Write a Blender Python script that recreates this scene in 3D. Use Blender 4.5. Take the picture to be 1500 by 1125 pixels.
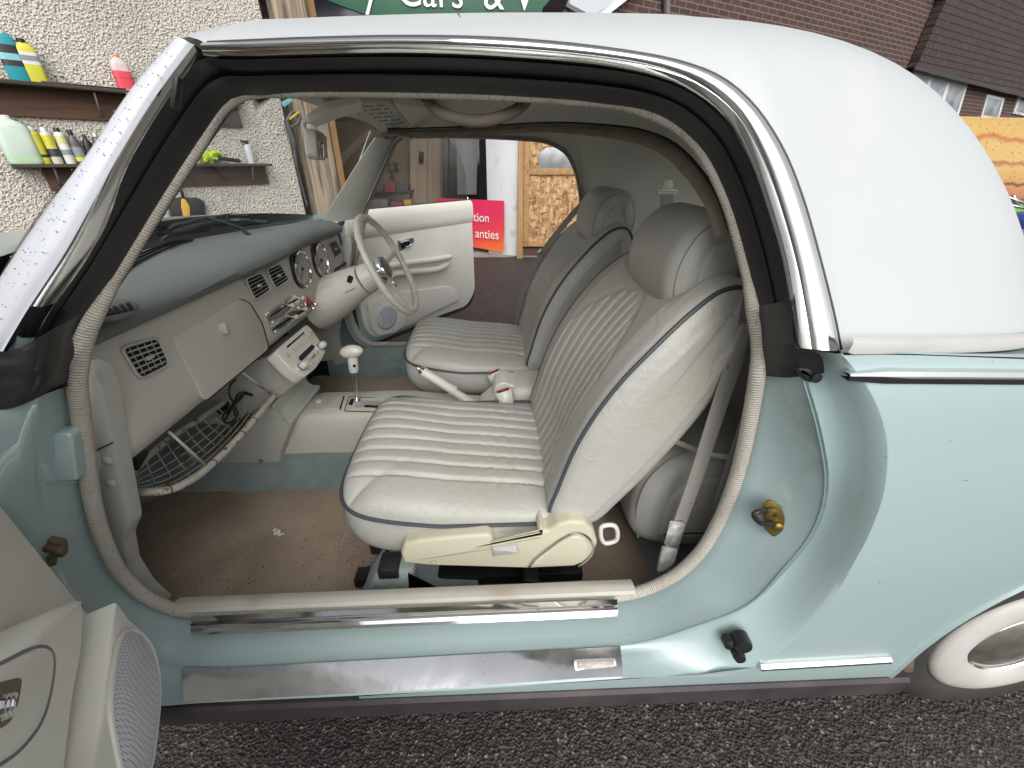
import bpy, bmesh, math, random
from mathutils import Vector, Matrix, noise
random.seed(7)
V = Vector
PI = math.pi
rad = math.radians
for o in list(bpy.data.objects):
    bpy.data.objects.remove(o)
S = bpy.context.scene
COL = S.collection

# ------------------------------------------------------------------ camera, sky, sun, exposure
CAM = V((0, 0, 1.157))
TH, YA, FPX = rad(28.4), rad(2.1), 600.0
FW = V((math.sin(YA) * math.cos(TH), math.cos(YA) * math.cos(TH), -math.sin(TH)))
RT = V((math.cos(YA), -math.sin(YA), 0))
DN = -V((math.sin(YA) * math.sin(TH), math.cos(YA) * math.sin(TH), math.cos(TH)))
cd = bpy.data.cameras.new("camera")
cam = bpy.data.objects.new("camera", cd)
COL.objects.link(cam)
cd.sensor_width = 36.0
cd.lens = FPX / 1500 * 36
cd.clip_start = 0.02
cd.clip_end = 500
cam.matrix_world = Matrix(((RT.x, -DN.x, -FW.x, CAM.x), (RT.y, -DN.y, -FW.y, CAM.y), (RT.z, -DN.z, -FW.z, CAM.z), (0, 0, 0, 1)))
S.camera = cam

SUN_EL, SUN_AZ = 40, 172
w = bpy.data.worlds.new("World")
S.world = w
w.use_nodes = True
nt = w.node_tree
nt.nodes.clear()
sky = nt.nodes.new('ShaderNodeTexSky')
sky.sky_type = 'NISHITA'
sky.sun_disc = False
sky.sun_elevation = rad(SUN_EL)
sky.sun_rotation = rad(SUN_AZ)
sky.dust_density = 4
hs = nt.nodes.new('ShaderNodeHueSaturation')          # overcast: the cloud takes nearly all the blue out
hs.inputs['Saturation'].default_value = 0.13
bg = nt.nodes.new('ShaderNodeBackground')
bg.inputs['Strength'].default_value = 0.15
wo = nt.nodes.new('ShaderNodeOutputWorld')
nt.links.new(sky.outputs[0], hs.inputs['Color'])
nt.links.new(hs.outputs[0], bg.inputs[0])
nt.links.new(bg.outputs[0], wo.inputs[0])
sd = bpy.data.lights.new("sun", 'SUN')
sd.energy = 1.1
sd.angle = rad(70)
sd.color = (1, .97, .93)
so = bpy.data.objects.new("sun", sd)
COL.objects.link(so)
sdir = V((math.sin(rad(SUN_AZ)) * math.cos(rad(SUN_EL)), math.cos(rad(SUN_AZ)) * math.cos(rad(SUN_EL)), math.sin(rad(SUN_EL))))
so.rotation_euler = sdir.to_track_quat('Z', 'Y').to_euler()
S.view_settings.view_transform = 'Standard'
S.view_settings.look = 'None'
S.view_settings.exposure = 0.40
S.view_settings.gamma = 1
S.render.resolution_x, S.render.resolution_y = 1024, 768

# ------------------------------------------------------------------ pixel -> point on a real plane
def ray(px, py):
    return FW + RT * ((px - 750) / FPX) + DN * ((py - 562.5) / FPX)
def U(px, py, y=None, x=None, z=None):
    d = ray(px, py)
    k = y / d.y if y is not None else (x / d.x if x is not None else (z - CAM.z) / d.z)
    return CAM + d * k
def UP(px, py, p0, n):
    d = ray(px, py)
    return CAM + d * ((V(p0) - CAM).dot(V(n)) / d.dot(V(n)))
def UT(px, py, y0=.47, k=.47):                        # the side wall leans in above the belt
    y = y0
    for _ in range(30):
        p = U(px, py, y=y)
        y = y0 + k * max(p.z - .95, 0)
    return p

# ------------------------------------------------------------------ materials
MATS = {}
def nodes_of(name):
    m = bpy.data.materials.new(name)
    m.use_nodes = True
    return m, m.node_tree, m.node_tree.nodes['Principled BSDF']
def N(nt, t, **k):
    n = nt.nodes.new(t)
    for a, b in k.items():
        if a.startswith('i_'):
            n.inputs[a[2:].replace('_', ' ')].default_value = b
        else:
            setattr(n, a, b)
    return n
def ramp(nt, fac, stops, mode='LINEAR'):
    r = nt.nodes.new('ShaderNodeValToRGB')
    r.color_ramp.interpolation = mode
    while len(r.color_ramp.elements) < len(stops):
        r.color_ramp.elements.new(.5)
    for e, (p, c) in zip(r.color_ramp.elements, stops):
        e.position = p
        e.color = (*c, 1) if len(c) == 3 else (c[0], c[0], c[0], 1)
    nt.links.new(fac, r.inputs[0])
    return r.outputs[0]
def mixc(nt, f, a, b, mode='MIX'):
    m = nt.nodes.new('ShaderNodeMix')
    m.data_type = 'RGBA'
    m.blend_type = mode
    for s, v in ((0, f), (6, a), (7, b)):
        if hasattr(v, 'links'):
            nt.links.new(v, m.inputs[s])
        else:
            m.inputs[s].default_value = v if s == 0 else (*v, 1)
    return m.outputs[2]
def M(name, c1, c2=None, scale=6, rough=.5, metal=0, bump=0, bscale=300, bdist=.002, coat=0, stain=None, sscale=3, slo=.55, shi=.75,
      speck=None, spscale=60, splo=.68, rvar=.0, spec=.5, coatr=.08, emit=None, alpha=None, sheen=0, voro=False, stretch=None):
    m, nt, b = nodes_of(name)
    tc = N(nt, 'ShaderNodeTexCoord')
    co = tc.outputs['Object']
    if stretch:
        mp = N(nt, 'ShaderNodeMapping')
        mp.inputs['Scale'].default_value = stretch
        nt.links.new(co, mp.inputs[0])
        co = mp.outputs[0]
    def nz(sc, det=4):
        n = N(nt, 'ShaderNodeTexNoise', i_Scale=sc, i_Detail=det)
        nt.links.new(co, n.inputs['Vector'])
        return n.outputs['Fac']
    b.inputs['Roughness'].default_value = rough
    b.inputs['Metallic'].default_value = metal
    b.inputs['Coat Weight'].default_value = coat
    b.inputs['Coat Roughness'].default_value = coatr
    b.inputs['Specular IOR Level'].default_value = spec
    b.inputs['Sheen Weight'].default_value = sheen
    c2 = c2 or tuple(x * .88 for x in c1)
    col = mixc(nt, ramp(nt, nz(scale), [(.35, (0,)), (.65, (1,))]), c1, c2)
    if stain:
        col = mixc(nt, ramp(nt, nz(sscale, 6), [(slo, (0,)), (shi, (.75,))]), col, stain)
    if speck:
        col = mixc(nt, ramp(nt, nz(spscale, 2), [(splo, (0,)), (splo + .03, (1,))]), col, speck)
    nt.links.new(col, b.inputs['Base Color'])
    if rvar:
        r = N(nt, 'ShaderNodeMapRange')
        r.inputs['To Min'].default_value = max(rough - rvar, .02)
        r.inputs['To Max'].default_value = rough + rvar
        r.inputs['From Min'].default_value = .3
        r.inputs['From Max'].default_value = .7
        nt.links.new(nz(scale * 3, 6), r.inputs['Value'])
        nt.links.new(r.outputs[0], b.inputs['Roughness'])
    if bump:
        bp = N(nt, 'ShaderNodeBump', i_Strength=bump, i_Distance=bdist)
        if voro:
            v = N(nt, 'ShaderNodeTexVoronoi', i_Scale=bscale)
            nt.links.new(co, v.inputs['Vector'])
            nt.links.new(v.outputs['Distance'], bp.inputs['Height'])
        else:
            nt.links.new(nz(bscale, 3), bp.inputs['Height'])
        nt.links.new(bp.outputs[0], b.inputs['Normal'])
    if emit:
        b.inputs['Emission Color'].default_value = (*emit[0], 1)
        b.inputs['Emission Strength'].default_value = emit[1]
    return m

aqua = M('aqua_paint', (.315, .41, .41), (.30, .39, .39), scale=2, rough=.34, coat=.75, speck=(.16, .15, .12), spscale=120, splo=.745, stain=(.27, .33, .31), sscale=5, slo=.6, shi=.95)
white = M('white_roof_paint', (.45, .47, .475), (.43, .45, .455), scale=2.5, rough=.5, coat=.15, coatr=.3, bump=.12, bscale=380, bdist=.001, stain=(.60, .60, .53), sscale=3.2, slo=.58, shi=1)
chrome = M('chrome', (.80, .80, .80), (.72, .72, .73), scale=5, rough=.1, metal=1, rvar=.05, bump=.06, bscale=14, bdist=.004)
plate_m = M('scuffed_steel', (.86, .86, .87), (.76, .76, .78), scale=10, rough=.16, metal=.92, rvar=.08, bump=.18, bscale=22, bdist=.003, speck=(.25, .23, .2), spscale=160, splo=.74)
silver = M('silver_pillar', (.50, .515, .56), (.47, .485, .53), scale=3, rough=.30, metal=.0, coat=.6)
rubber = M('black_rubber', (.010, .010, .012), (.016, .016, .018), scale=9, rough=.42, bump=.15, bscale=120)
blackp = M('black_plastic', (.012, .012, .013), rough=.4)
hole = M('dark_recess', (.006, .006, .006), rough=.9)
skirt = M('weathered_black_sill', (.028, .024, .026), (.045, .038, .04), scale=12, rough=.6, stain=(.07, .058, .052), sscale=9)
leather = M('ivory_leather', (.395, .392, .362), (.35, .342, .302), scale=3, rough=.40, bump=.35, bscale=520, bdist=.0012, stain=(.40, .365, .29), sscale=4, slo=.52, shi=.85, rvar=.06, spec=.5)
leather_b = M('ivory_leather_bolster', (.385, .382, .356), (.365, .358, .328), scale=2.5, rough=.42, bump=.3, bscale=520, bdist=.0012, stain=(.42, .36, .29), sscale=5, slo=.64, shi=.9)
def wrinkle(m, sc=26, dist=.003, st=.5):
    """adds fine crazing and soft creases to a hide"""
    nt = m.node_tree
    b = nt.nodes['Principled BSDF']
    old = b.inputs['Normal'].links[0].from_node
    tc = N(nt, 'ShaderNodeTexCoord')
    n1 = N(nt, 'ShaderNodeTexNoise', i_Scale=sc, i_Detail=5.0, i_Distortion=1.5)
    v = N(nt, 'ShaderNodeTexVoronoi', i_Scale=sc * 2.2)
    v.feature = 'DISTANCE_TO_EDGE'
    nw_ = N(nt, 'ShaderNodeTexNoise', i_Scale=9.0)
    mx = N(nt, 'ShaderNodeMix')
    mx.data_type = 'VECTOR'
    mx.inputs[0].default_value = .12
    nt.links.new(tc.outputs['Object'], n1.inputs['Vector'])
    nt.links.new(tc.outputs['Object'], nw_.inputs['Vector'])
    nt.links.new(tc.outputs['Object'], mx.inputs[4])
    nt.links.new(nw_.outputs['Color'], mx.inputs[5])
    nt.links.new(mx.outputs[1], v.inputs['Vector'])
    r = ramp(nt, v.outputs['Distance'], [(0, (0,)), (.05, (1,))])
    bp = N(nt, 'ShaderNodeBump', i_Strength=st, i_Distance=dist)
    bp2 = N(nt, 'ShaderNodeBump', i_Strength=.25, i_Distance=.0008)
    nt.links.new(n1.outputs['Fac'], bp.inputs['Height'])
    nt.links.new(r, bp2.inputs['Height'])
    nt.links.new(old.outputs[0], bp.inputs['Normal'])
    nt.links.new(bp.outputs[0], bp2.inputs['Normal'])
    nt.links.new(bp2.outputs[0], b.inputs['Normal'])
wrinkle(leather, 24, .004, .55)
wrinkle(leather_b, 14, .004, .2)
piping = M('grey_piping', (.05, .058, .068), rough=.5)
dashp = M('cream_dash_plastic', (.52, .50, .45), (.49, .47, .42), scale=4, rough=.55, bump=.3, bscale=600, bdist=.001)
darkcream = M('grey_trim_plastic', (.43, .43, .39), (.40, .40, .36), scale=4, rough=.6, bump=.25, bscale=500)
padm = M('grey_green_pad', (.13, .146, .142), (.15, .165, .16), scale=3, rough=.62, bump=.35, bscale=450, bdist=.001)
liner = M('headliner', (.66, .65, .59), (.63, .62, .56), scale=3, rough=.8, bump=.3, bscale=700)
fabric_rail = M('frayed_roof_binding', (.22, .18, .14), (.15, .125, .10), scale=20, rough=.9, bump=.5, bscale=250)
carpet = M('aqua_carpet', (.25, .315, .30), (.19, .255, .24), scale=14, rough=.95, bump=1.0, bscale=420, bdist=.006, sheen=.3)
matm = M('brown_floor_mat', (.44, .345, .265), (.36, .28, .21), scale=5, rough=.95, bump=.7, bscale=600, bdist=.003, speck=(.04, .03, .02), spscale=140, splo=.70, stain=(.14, .10, .075), sscale=4, slo=.5, shi=.9)
doorc = M('cream_door_card', (.74, .725, .66), (.70, .685, .62), scale=3, rough=.5, bump=.3, bscale=500, bdist=.001, stain=(.44, .40, .31), sscale=3, slo=.58, shi=.95)
recl = M('yellowed_plastic', (.50, .475, .36), (.465, .44, .335), scale=4, rough=.38, bump=.06, bscale=300)
whitep = M('white_plastic', (.62, .61, .56), rough=.35)
ivory = M('wheel_ivory', (.60, .58, .51), (.56, .54, .47), scale=8, rough=.32, coat=.3, bump=.1, bscale=90)
beltm = M('grey_belt_webbing', (.27, .26, .235), (.23, .22, .20), scale=10, rough=.8, bump=.5, bscale=900, speck=(.12, .11, .1), spscale=60, splo=.7)
wirem = M('cream_wire', (.50, .48, .42), (.40, .37, .30), scale=30, rough=.5, speck=(.16, .12, .09), spscale=40, splo=.62)
redp = M('red_plastic', (.55, .03, .02), rough=.4)
brass = M('brass_passivated', (.36, .27, .08), (.25, .18, .06), scale=40, rough=.35, metal=.9)
gaugem = M('gauge_face', (.60, .60, .62), rough=.5)
grille = M('speaker_grille', (.52, .53, .58), (.46, .47, .53), scale=8, rough=.6)
paper = M('paper', (.72, .73, .72), (.6, .6, .6), scale=60, rough=.8)
tyre = M('tyre_rubber', (.018, .017, .017), (.04, .036, .032), scale=10, rough=.75, bump=.4, bscale=120)
hubw = M('hub_white_paint', (.50, .495, .47), (.42, .41, .37), scale=6, rough=.45, stain=(.35, .32, .27), sscale=7, slo=.5, shi=.9)
rust = M('rusty_metal', (.10, .06, .04), (.16, .12, .08), scale=40, rough=.7, bump=.5, bscale=120)

def mk_seal():
    m, nt, b = nodes_of('ribbed_seal')
    uv = N(nt, 'ShaderNodeTexCoord')
    wv = N(nt, 'ShaderNodeTexWave', i_Scale=1.0, i_Distortion=1.2, i_Detail=2.0)
    wv.bands_direction = 'X'
    mp = N(nt, 'ShaderNodeMapping')
    mp.inputs['Scale'].default_value = (75, 6, 1)
    nt.links.new(uv.outputs['UV'], mp.inputs[0])
    nt.links.new(mp.outputs[0], wv.inputs[0])
    nz = N(nt, 'ShaderNodeTexNoise', i_Scale=9.0, i_Detail=6.0)
    nt.links.new(uv.outputs['Object'], nz.inputs['Vector'])
    nz2 = N(nt, 'ShaderNodeTexNoise', i_Scale=160.0, i_Detail=3.0)
    nt.links.new(uv.outputs['Object'], nz2.inputs['Vector'])
    c = mixc(nt, ramp(nt, nz.outputs['Fac'], [(.4, (0,)), (.75, (.8,))]), (.47, .445, .39), (.36, .32, .26))
    c = mixc(nt, ramp(nt, nz2.outputs['Fac'], [(.60, (0,)), (.68, (.45,))]), c, (.20, .175, .145))
    nt.links.new(c, b.inputs['Base Color'])
    bp = N(nt, 'ShaderNodeBump', i_Strength=.8, i_Distance=.002)
    nt.links.new(wv.outputs['Fac'], bp.inputs['Height'])
    nt.links.new(bp.outputs[0], b.inputs['Normal'])
    b.inputs['Roughness'].default_value = .85
    return m
sealm = mk_seal()
def mk_glass(name, tint=(.93, .95, .95), dirt=.03, refl=1.0):
    m = bpy.data.materials.new(name)
    m.use_nodes = True
    nt = m.node_tree
    nt.nodes.clear()
    out = N(nt, 'ShaderNodeOutputMaterial')
    tr = N(nt, 'ShaderNodeBsdfTransparent')
    tr.inputs[0].default_value = (*tint, 1)
    gl = N(nt, 'ShaderNodeBsdfGlossy')
    gl.inputs['Roughness'].default_value = .02
    df = N(nt, 'ShaderNodeBsdfDiffuse')
    df.inputs[0].default_value = (.6, .6, .58, 1)
    lw = N(nt, 'ShaderNodeLayerWeight')                # thin pane: reflects the same from both sides
    lw.inputs['Blend'].default_value = .5
    pw = N(nt, 'ShaderNodeMath', operation='POWER')
    pw.inputs[1].default_value = 5
    fr = N(nt, 'ShaderNodeMath', operation='MULTIPLY_ADD')
    fr.inputs[1].default_value = .85
    fr.inputs[2].default_value = .04
    nt.links.new(lw.outputs['Facing'], pw.inputs[0])
    nt.links.new(pw.outputs[0], fr.inputs[0])
    mx = N(nt, 'ShaderNodeMixShader')
    nt.links.new(fr.outputs[0], mx.inputs[0])
    nt.links.new(tr.outputs[0], mx.inputs[1])
    nt.links.new(gl.outputs[0], mx.inputs[2])
    m2 = N(nt, 'ShaderNodeMixShader')
    nz = N(nt, 'ShaderNodeTexNoise', i_Scale=4.0, i_Detail=8.0)
    tc = N(nt, 'ShaderNodeTexCoord')
    nt.links.new(tc.outputs['Object'], nz.inputs['Vector'])
    rr = ramp(nt, nz.outputs['Fac'], [(.35, (dirt * .3,)), (.75, (dirt * 2.2,))])
    nt.links.new(rr, m2.inputs[0])
    nt.links.new(mx.outputs[0], m2.inputs[1])
    nt.links.new(df.outputs[0], m2.inputs[2])
    nt.links.new(m2.outputs[0], out.inputs[0])
    return m
glass = mk_glass('windscreen_glass', dirt=.05)
sglass = mk_glass('side_glass', tint=(.82, .82, .80), dirt=.02)

# ------------------------------------------------------------------ object helpers
W = {}
def root(name, loc, label, cat, group=None):
    o = bpy.data.objects.new(name, None)
    COL.objects.link(o)
    o.empty_display_size = .1
    W[o] = Matrix.Translation(V(loc))
    o.matrix_world = W[o]
    o['label'] = label
    o['category'] = cat
    if group:
        o['group'] = group
    return o
def tag(o, label, cat, group=None, kind=None):
    if label: o['label'] = label
    if cat: o['category'] = cat
    if group: o['group'] = group
    if kind: o['kind'] = kind
    return o
def link(name, me, mat, parent=None, Mx=None, label=None, smooth=True):
    o = bpy.data.objects.new(name, me)
    COL.objects.link(o)
    if mat: me.materials.append(mat)
    if smooth:
        me.polygons.foreach_set('use_smooth', [True] * len(me.polygons))
    W[o] = Mx or Matrix()
    if parent is not None:
        o.parent = parent
        o.matrix_basis = W[parent].inverted() @ W[o]
    else:
        o.matrix_basis = W[o]
    if label: o['label'] = label
    return o
class MB:
    """collects shapes in world space; build() links them as one mesh object whose origin is its centre"""
    def __init__(s):
        s.v, s.f, s.uv = [], [], []
    def add(s, vs, fs, uvs=None):
        n = len(s.v)
        s.v += [V(p) for p in vs]
        for i, f in enumerate(fs):
            s.f.append([n + k for k in f])
            s.uv.append(uvs[i] if uvs else None)
        return s
    def grid(s, rows, cu=False, cv=False):
        R, Cn = len(rows), len(rows[0])
        vs = [p for r in rows for p in r]
        su = [0]
        for i in range(1, R + 1):
            su.append(su[-1] + (V(rows[i % R][0]) - V(rows[i - 1][0])).length)
        fs, uv = [], []
        for i in range(R if cu else R - 1):
            for j in range(Cn if cv else Cn - 1):
                a, b = i * Cn + j, i * Cn + (j + 1) % Cn
                c, d = ((i + 1) % R) * Cn + (j + 1) % Cn, ((i + 1) % R) * Cn + j
                fs.append((a, b, c, d))
                uv.append(((su[i], j / Cn), (su[i], (j + 1) / Cn), (su[i + 1], (j + 1) / Cn), (su[i + 1], j / Cn)))
        return s.add(vs, fs, uv)
    def tube(s, pts, r, n=10, closed=False, caps=True, flat=1.0, up=None):
        pts = [V(p) for p in pts]
        L = len(pts)
        rr = r if callable(r) else (lambda t: r)
        rows, prev = [], None
        for i, p in enumerate(pts):
            a = pts[i - 1] if (i > 0 or closed) else pts[i]
            b = pts[(i + 1) % L] if (i < L - 1 or closed) else pts[i]
            t = (b - a).normalized()
            if up is not None:
                q = V(up).cross(t).normalized()
            elif prev is None:
                q = t.orthogonal().normalized()
            else:
                q = (prev - t * prev.dot(t)).normalized()
            prev = q
            z = t.cross(q)
            rad_ = rr(i / max(L - 1, 1))
            rows.append([p + (q * math.cos(k * 2 * PI / n) + z * math.sin(k * 2 * PI / n) * flat) * rad_ for k in range(n)])
        s.grid(rows, cu=closed, cv=True)
        if caps and not closed:
            for row, rev in ((rows[0], 0), (rows[-1], 1)):
                s.add(row, [list(range(n))[::-1] if not rev else list(range(n))])
        return s
    def box(s, c, size, rot=None, bev=0.0, seg=2):
        bm = bmesh.new()
        bmesh.ops.create_cube(bm, size=1)
        for v in bm.verts:
            v.co = V((v.co.x * size[0], v.co.y * size[1], v.co.z * size[2]))
        if bev:
            bmesh.ops.bevel(bm, geom=bm.edges[:], offset=bev, segments=seg, affect='EDGES', profile=.5)
        m = Matrix.Translation(V(c)) @ (rot.to_4x4() if rot else Matrix())
        s.frombm(bm, m)
        return s
    def frombm(s, bm, m=None):
        bm.verts.index_update()
        s.add([(m @ v.co) if m else v.co.copy() for v in bm.verts], [[v.index for v in f.verts] for f in bm.faces])
        bm.free()
    def lathe(s, prof, m, n=32, closed=False):
        rows = []
        for r, h in prof:
            rows.append([m @ V((r * math.cos(k * 2 * PI / n), r * math.sin(k * 2 * PI / n), h)) for k in range(n)])
        s.grid(rows, cu=closed, cv=True)
        return s
    def prism(s, pts, nrm, th, bev=0.0, seg=2):
        """planar outline pts is the FRONT face; the body goes back by th against nrm"""
        nrm = V(nrm).normalized()
        bm = bmesh.new()
        vs = [bm.verts.new(V(p)) for p in pts]
        f = bm.faces.new(vs)
        f.normal_update()
        if f.normal.dot(nrm) < 0:
            f.normal_flip()
        ret = bmesh.ops.extrude_face_region(bm, geom=[f])
        nv = [e for e in ret['geom'] if isinstance(e, bmesh.types.BMVert)]
        bmesh.ops.translate(bm, verts=nv, vec=-nrm * th)
        bm.normal_update()
        if bev:
            fr = set(f.verts)
            ed = [e for e in bm.edges if e.verts[0] in fr and e.verts[1] in fr]
            if not f.is_valid:
                ed = [e for e in bm.edges if all((v.co - V(pts[0])).dot(nrm) > -1e-6 for v in e.verts)]
            bmesh.ops.bevel(bm, geom=ed, offset=bev, segments=seg, affect='EDGES', profile=.5)
        bmesh.ops.recalc_face_normals(bm, faces=bm.faces[:])
        s.frombm(bm)
        return s
    def build(s, name, mat, parent=None, label=None, smooth=True, Mx=None, sharp=40, weld=True):
        if Mx is None:
            lo = V([min(p[i] for p in s.v) for i in range(3)])
            hi = V([max(p[i] for p in s.v) for i in range(3)])
            Mx = Matrix.Translation((lo + hi) / 2)
        inv = Mx.inverted()
        me = bpy.data.meshes.new(name)
        me.from_pydata([inv @ p for p in s.v], [], s.f)
        if any(u for u in s.uv):
            ul = me.uv_layers.new(name='UVMap')
            k = 0
            for f, u in zip(s.f, s.uv):
                for j in range(len(f)):
                    if u: ul.data[k].uv = u[j]
                    k += 1
        bm = bmesh.new()
        bm.from_mesh(me)
        if weld:
            bmesh.ops.remove_doubles(bm, verts=bm.verts[:], dist=.00005)
            bmesh.ops.recalc_face_normals(bm, faces=bm.faces[:])
        for e in bm.edges:
            if len(e.link_faces) == 2:
                e.smooth = e.calc_face_angle(0) < rad(sharp)
        bm.to_mesh(me)
        bm.free()
        return link(name, me, mat, parent, Mx, label, smooth)
def cr(pts, n, closed=False):
    """Catmull-Rom resample by arc length"""
    pts = [V(p) for p in pts]
    L = len(pts)
    out = []
    segs = L if closed else L - 1
    dense = []
    for i in range(segs):
        p1, p2 = pts[i], pts[(i + 1) % L]
        p0 = pts[i - 1] if (i > 0 or closed) else p1 * 2 - p2
        p3 = pts[(i + 2) % L] if (i + 2 < L or closed) else p2 * 2 - p1
        d01, d12, d23 = [max((a - b).length, 1e-6) ** .5 for a, b in ((p0, p1), (p1, p2), (p2, p3))]
        m1 = (p1 - p0) / d01 - (p2 - p0) / (d01 + d12) + (p2 - p1) / d12
        m2 = (p2 - p1) / d12 - (p3 - p1) / (d12 + d23) + (p3 - p2) / d23
        m1 *= d12; m2 *= d12
        for k in range(16):
            t = k / 16
            dense.append(p1 * (2*t**3 - 3*t**2 + 1) + m1 * (t**3 - 2*t**2 + t) + p2 * (-2*t**3 + 3*t**2) + m2 * (t**3 - t**2))
    dense.append(pts[0] if closed else pts[-1])
    acc = [0]
    for a, b in zip(dense, dense[1:]):
        acc.append(acc[-1] + (b - a).length)
    tot = acc[-1]
    m = n if closed else n - 1
    k = 0
    for i in range(n):
        t = tot * i / m
        while k < len(acc) - 2 and acc[k + 1] < t:
            k += 1
        f = (t - acc[k]) / max(acc[k + 1] - acc[k], 1e-9)
        out.append(dense[k].lerp(dense[k + 1], min(f, 1)))
    return out
def fil(pts, r, seg=5):
    """fillet the corners of a closed planar outline"""
    pts = [V(p) for p in pts]
    L, out = len(pts), []
    for i in range(L):
        a, p, b = pts[i - 1], pts[i], pts[(i + 1) % L]
        ra = min(r, (a - p).length * .48)
        rb = min(r, (b - p).length * .48)
        A = p + (a - p).normalized() * ra
        B = p + (b - p).normalized() * rb
        for k in range(seg + 1):
            t = k / seg
            out.append(A * (1 - t)**2 + p * 2 * t * (1 - t) + B * t * t)
    return out
def frame(o, x, y=None, z=None):
    """matrix with origin o and z axis (x axis hint)"""
    z = V(z).normalized()
    x = V(x)
    x = (x - z * x.dot(z)).normalized()
    y = z.cross(x)
    return Matrix(((x.x, y.x, z.x, o[0]), (x.y, y.y, z.y, o[1]), (x.z, y.z, z.z, o[2]), (0, 0, 0, 1)))
def fr_(pts, n):
    return cr(pts, n)
def text(s, size, Mx, mat, name, parent, ext=.001, align='CENTER', sx=1, spacing=1):
    cu = bpy.data.curves.new(name, 'FONT')
    cu.body = s
    cu.size = size
    cu.extrude = ext
    cu.align_x = align
    cu.align_y = 'CENTER'
    cu.space_character = spacing
    t = bpy.data.objects.new(name, cu)
    COL.objects.link(t)
    bpy.context.view_layer.update()
    me = bpy.data.meshes.new_from_object(t.evaluated_get(bpy.context.evaluated_depsgraph_get()))
    bpy.data.objects.remove(t)
    if sx != 1:
        for v in me.vertices: v.co.x *= sx
    return link(name, me, mat, parent, Mx, smooth=False)
# ------------------------------------------------------------------ the ground
b = MB()
b.grid([[V((x, y, 0)) for x in (-60, -6, -3, 0, 3, 6, 60)] for y in (-60, -3, 0, 3, 6, 60)])
def mk_asphalt():
    m, nt, bs = nodes_of('wet_asphalt')
    tc = N(nt, 'ShaderNodeTexCoord')
    v = N(nt, 'ShaderNodeTexVoronoi', i_Scale=165.0)
    v2 = N(nt, 'ShaderNodeTexVoronoi', i_Scale=88.0)
    nz = N(nt, 'ShaderNodeTexNoise', i_Scale=1.3, i_Detail=5.0)
    nf = N(nt, 'ShaderNodeTexNoise', i_Scale=70.0, i_Detail=3.0)
    for n in (v, v2, nz, nf):
        nt.links.new(tc.outputs['Object'], n.inputs['Vector'])
    sp = N(nt, 'ShaderNodeSeparateColor')
    nt.links.new(v.outputs['Color'], sp.inputs[0])
    sp2 = N(nt, 'ShaderNodeSeparateColor')
    nt.links.new(v2.outputs['Color'], sp2.inputs[0])
    c = ramp(nt, sp.outputs[0], [(0, (.012, .010, .009)), (.5, (.026, .022, .020)), (.80, (.055, .047, .044)), (.93, (.12, .11, .105)), (1, (.26, .25, .24))])
    c2 = ramp(nt, sp2.outputs[1], [(0, (.011, .009, .0085)), (.7, (.032, .027, .025)), (1, (.075, .068, .063))])
    c = mixc(nt, ramp(nt, nf.outputs['Fac'], [(.45, (0,)), (.55, (1,))]), c, c2)
    c = mixc(nt, ramp(nt, nz.outputs['Fac'], [(.35, (0,)), (.7, (.30,))]), c, (.07, .06, .054))
    nt.links.new(c, bs.inputs['Base Color'])
    bp = N(nt, 'ShaderNodeBump', i_Strength=1.0, i_Distance=.0035)
    ad = N(nt, 'ShaderNodeMath', operation='ADD')
    nt.links.new(v.outputs['Distance'], ad.inputs[0])
    nt.links.new(nf.outputs['Fac'], ad.inputs[1])
    nt.links.new(ad.outputs[0], bp.inputs['Height'])
    nt.links.new(bp.outputs[0], bs.inputs['Normal'])
    bs.inputs['Roughness'].default_value = .62
    return m
g = b.build('ground', mk_asphalt(), smooth=False)
g['kind'] = 'structure'

# ------------------------------------------------------------------ the car
YC = 1.235
car = root('convertible_car', (0, YC, 0), 'pale aqua two-door convertible with white roof, both doors open and ivory leather interior', 'car')
def mir(p): return V((p[0], 2 * YC - p[1], p[2]))
def mirror_mb(mb):
    n = MB()
    n.v = [mir(p) for p in mb.v]
    n.f = [f[::-1] for f in mb.f]
    n.uv = [u[::-1] if u else None for u in mb.uv]
    return n
def interp(tab, x):
    if x <= tab[0][0]: return tab[0][1]
    for (a, b_), (c, d) in zip(tab, tab[1:]):
        if x <= c:
            t = (x - a) / (c - a)
            return b_ + (d - b_) * t
    return tab[-1][1]
YB = [(.17, .445), (.22, .415), (.27, .402), (.42, .402), (.6, .402), (.75, .41), (.87, .428), (.92, .441), (.96, .458)]
def yb(z):                                             # smooth side section
    return sum(interp(YB, z + d) for d in (-.04, -.02, 0, .02, .04)) / 5
def UB(px, py):
    y = .42
    for _ in range(25):
        p = U(px, py, y=y)
        y = yb(p.z)
    return p
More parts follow.
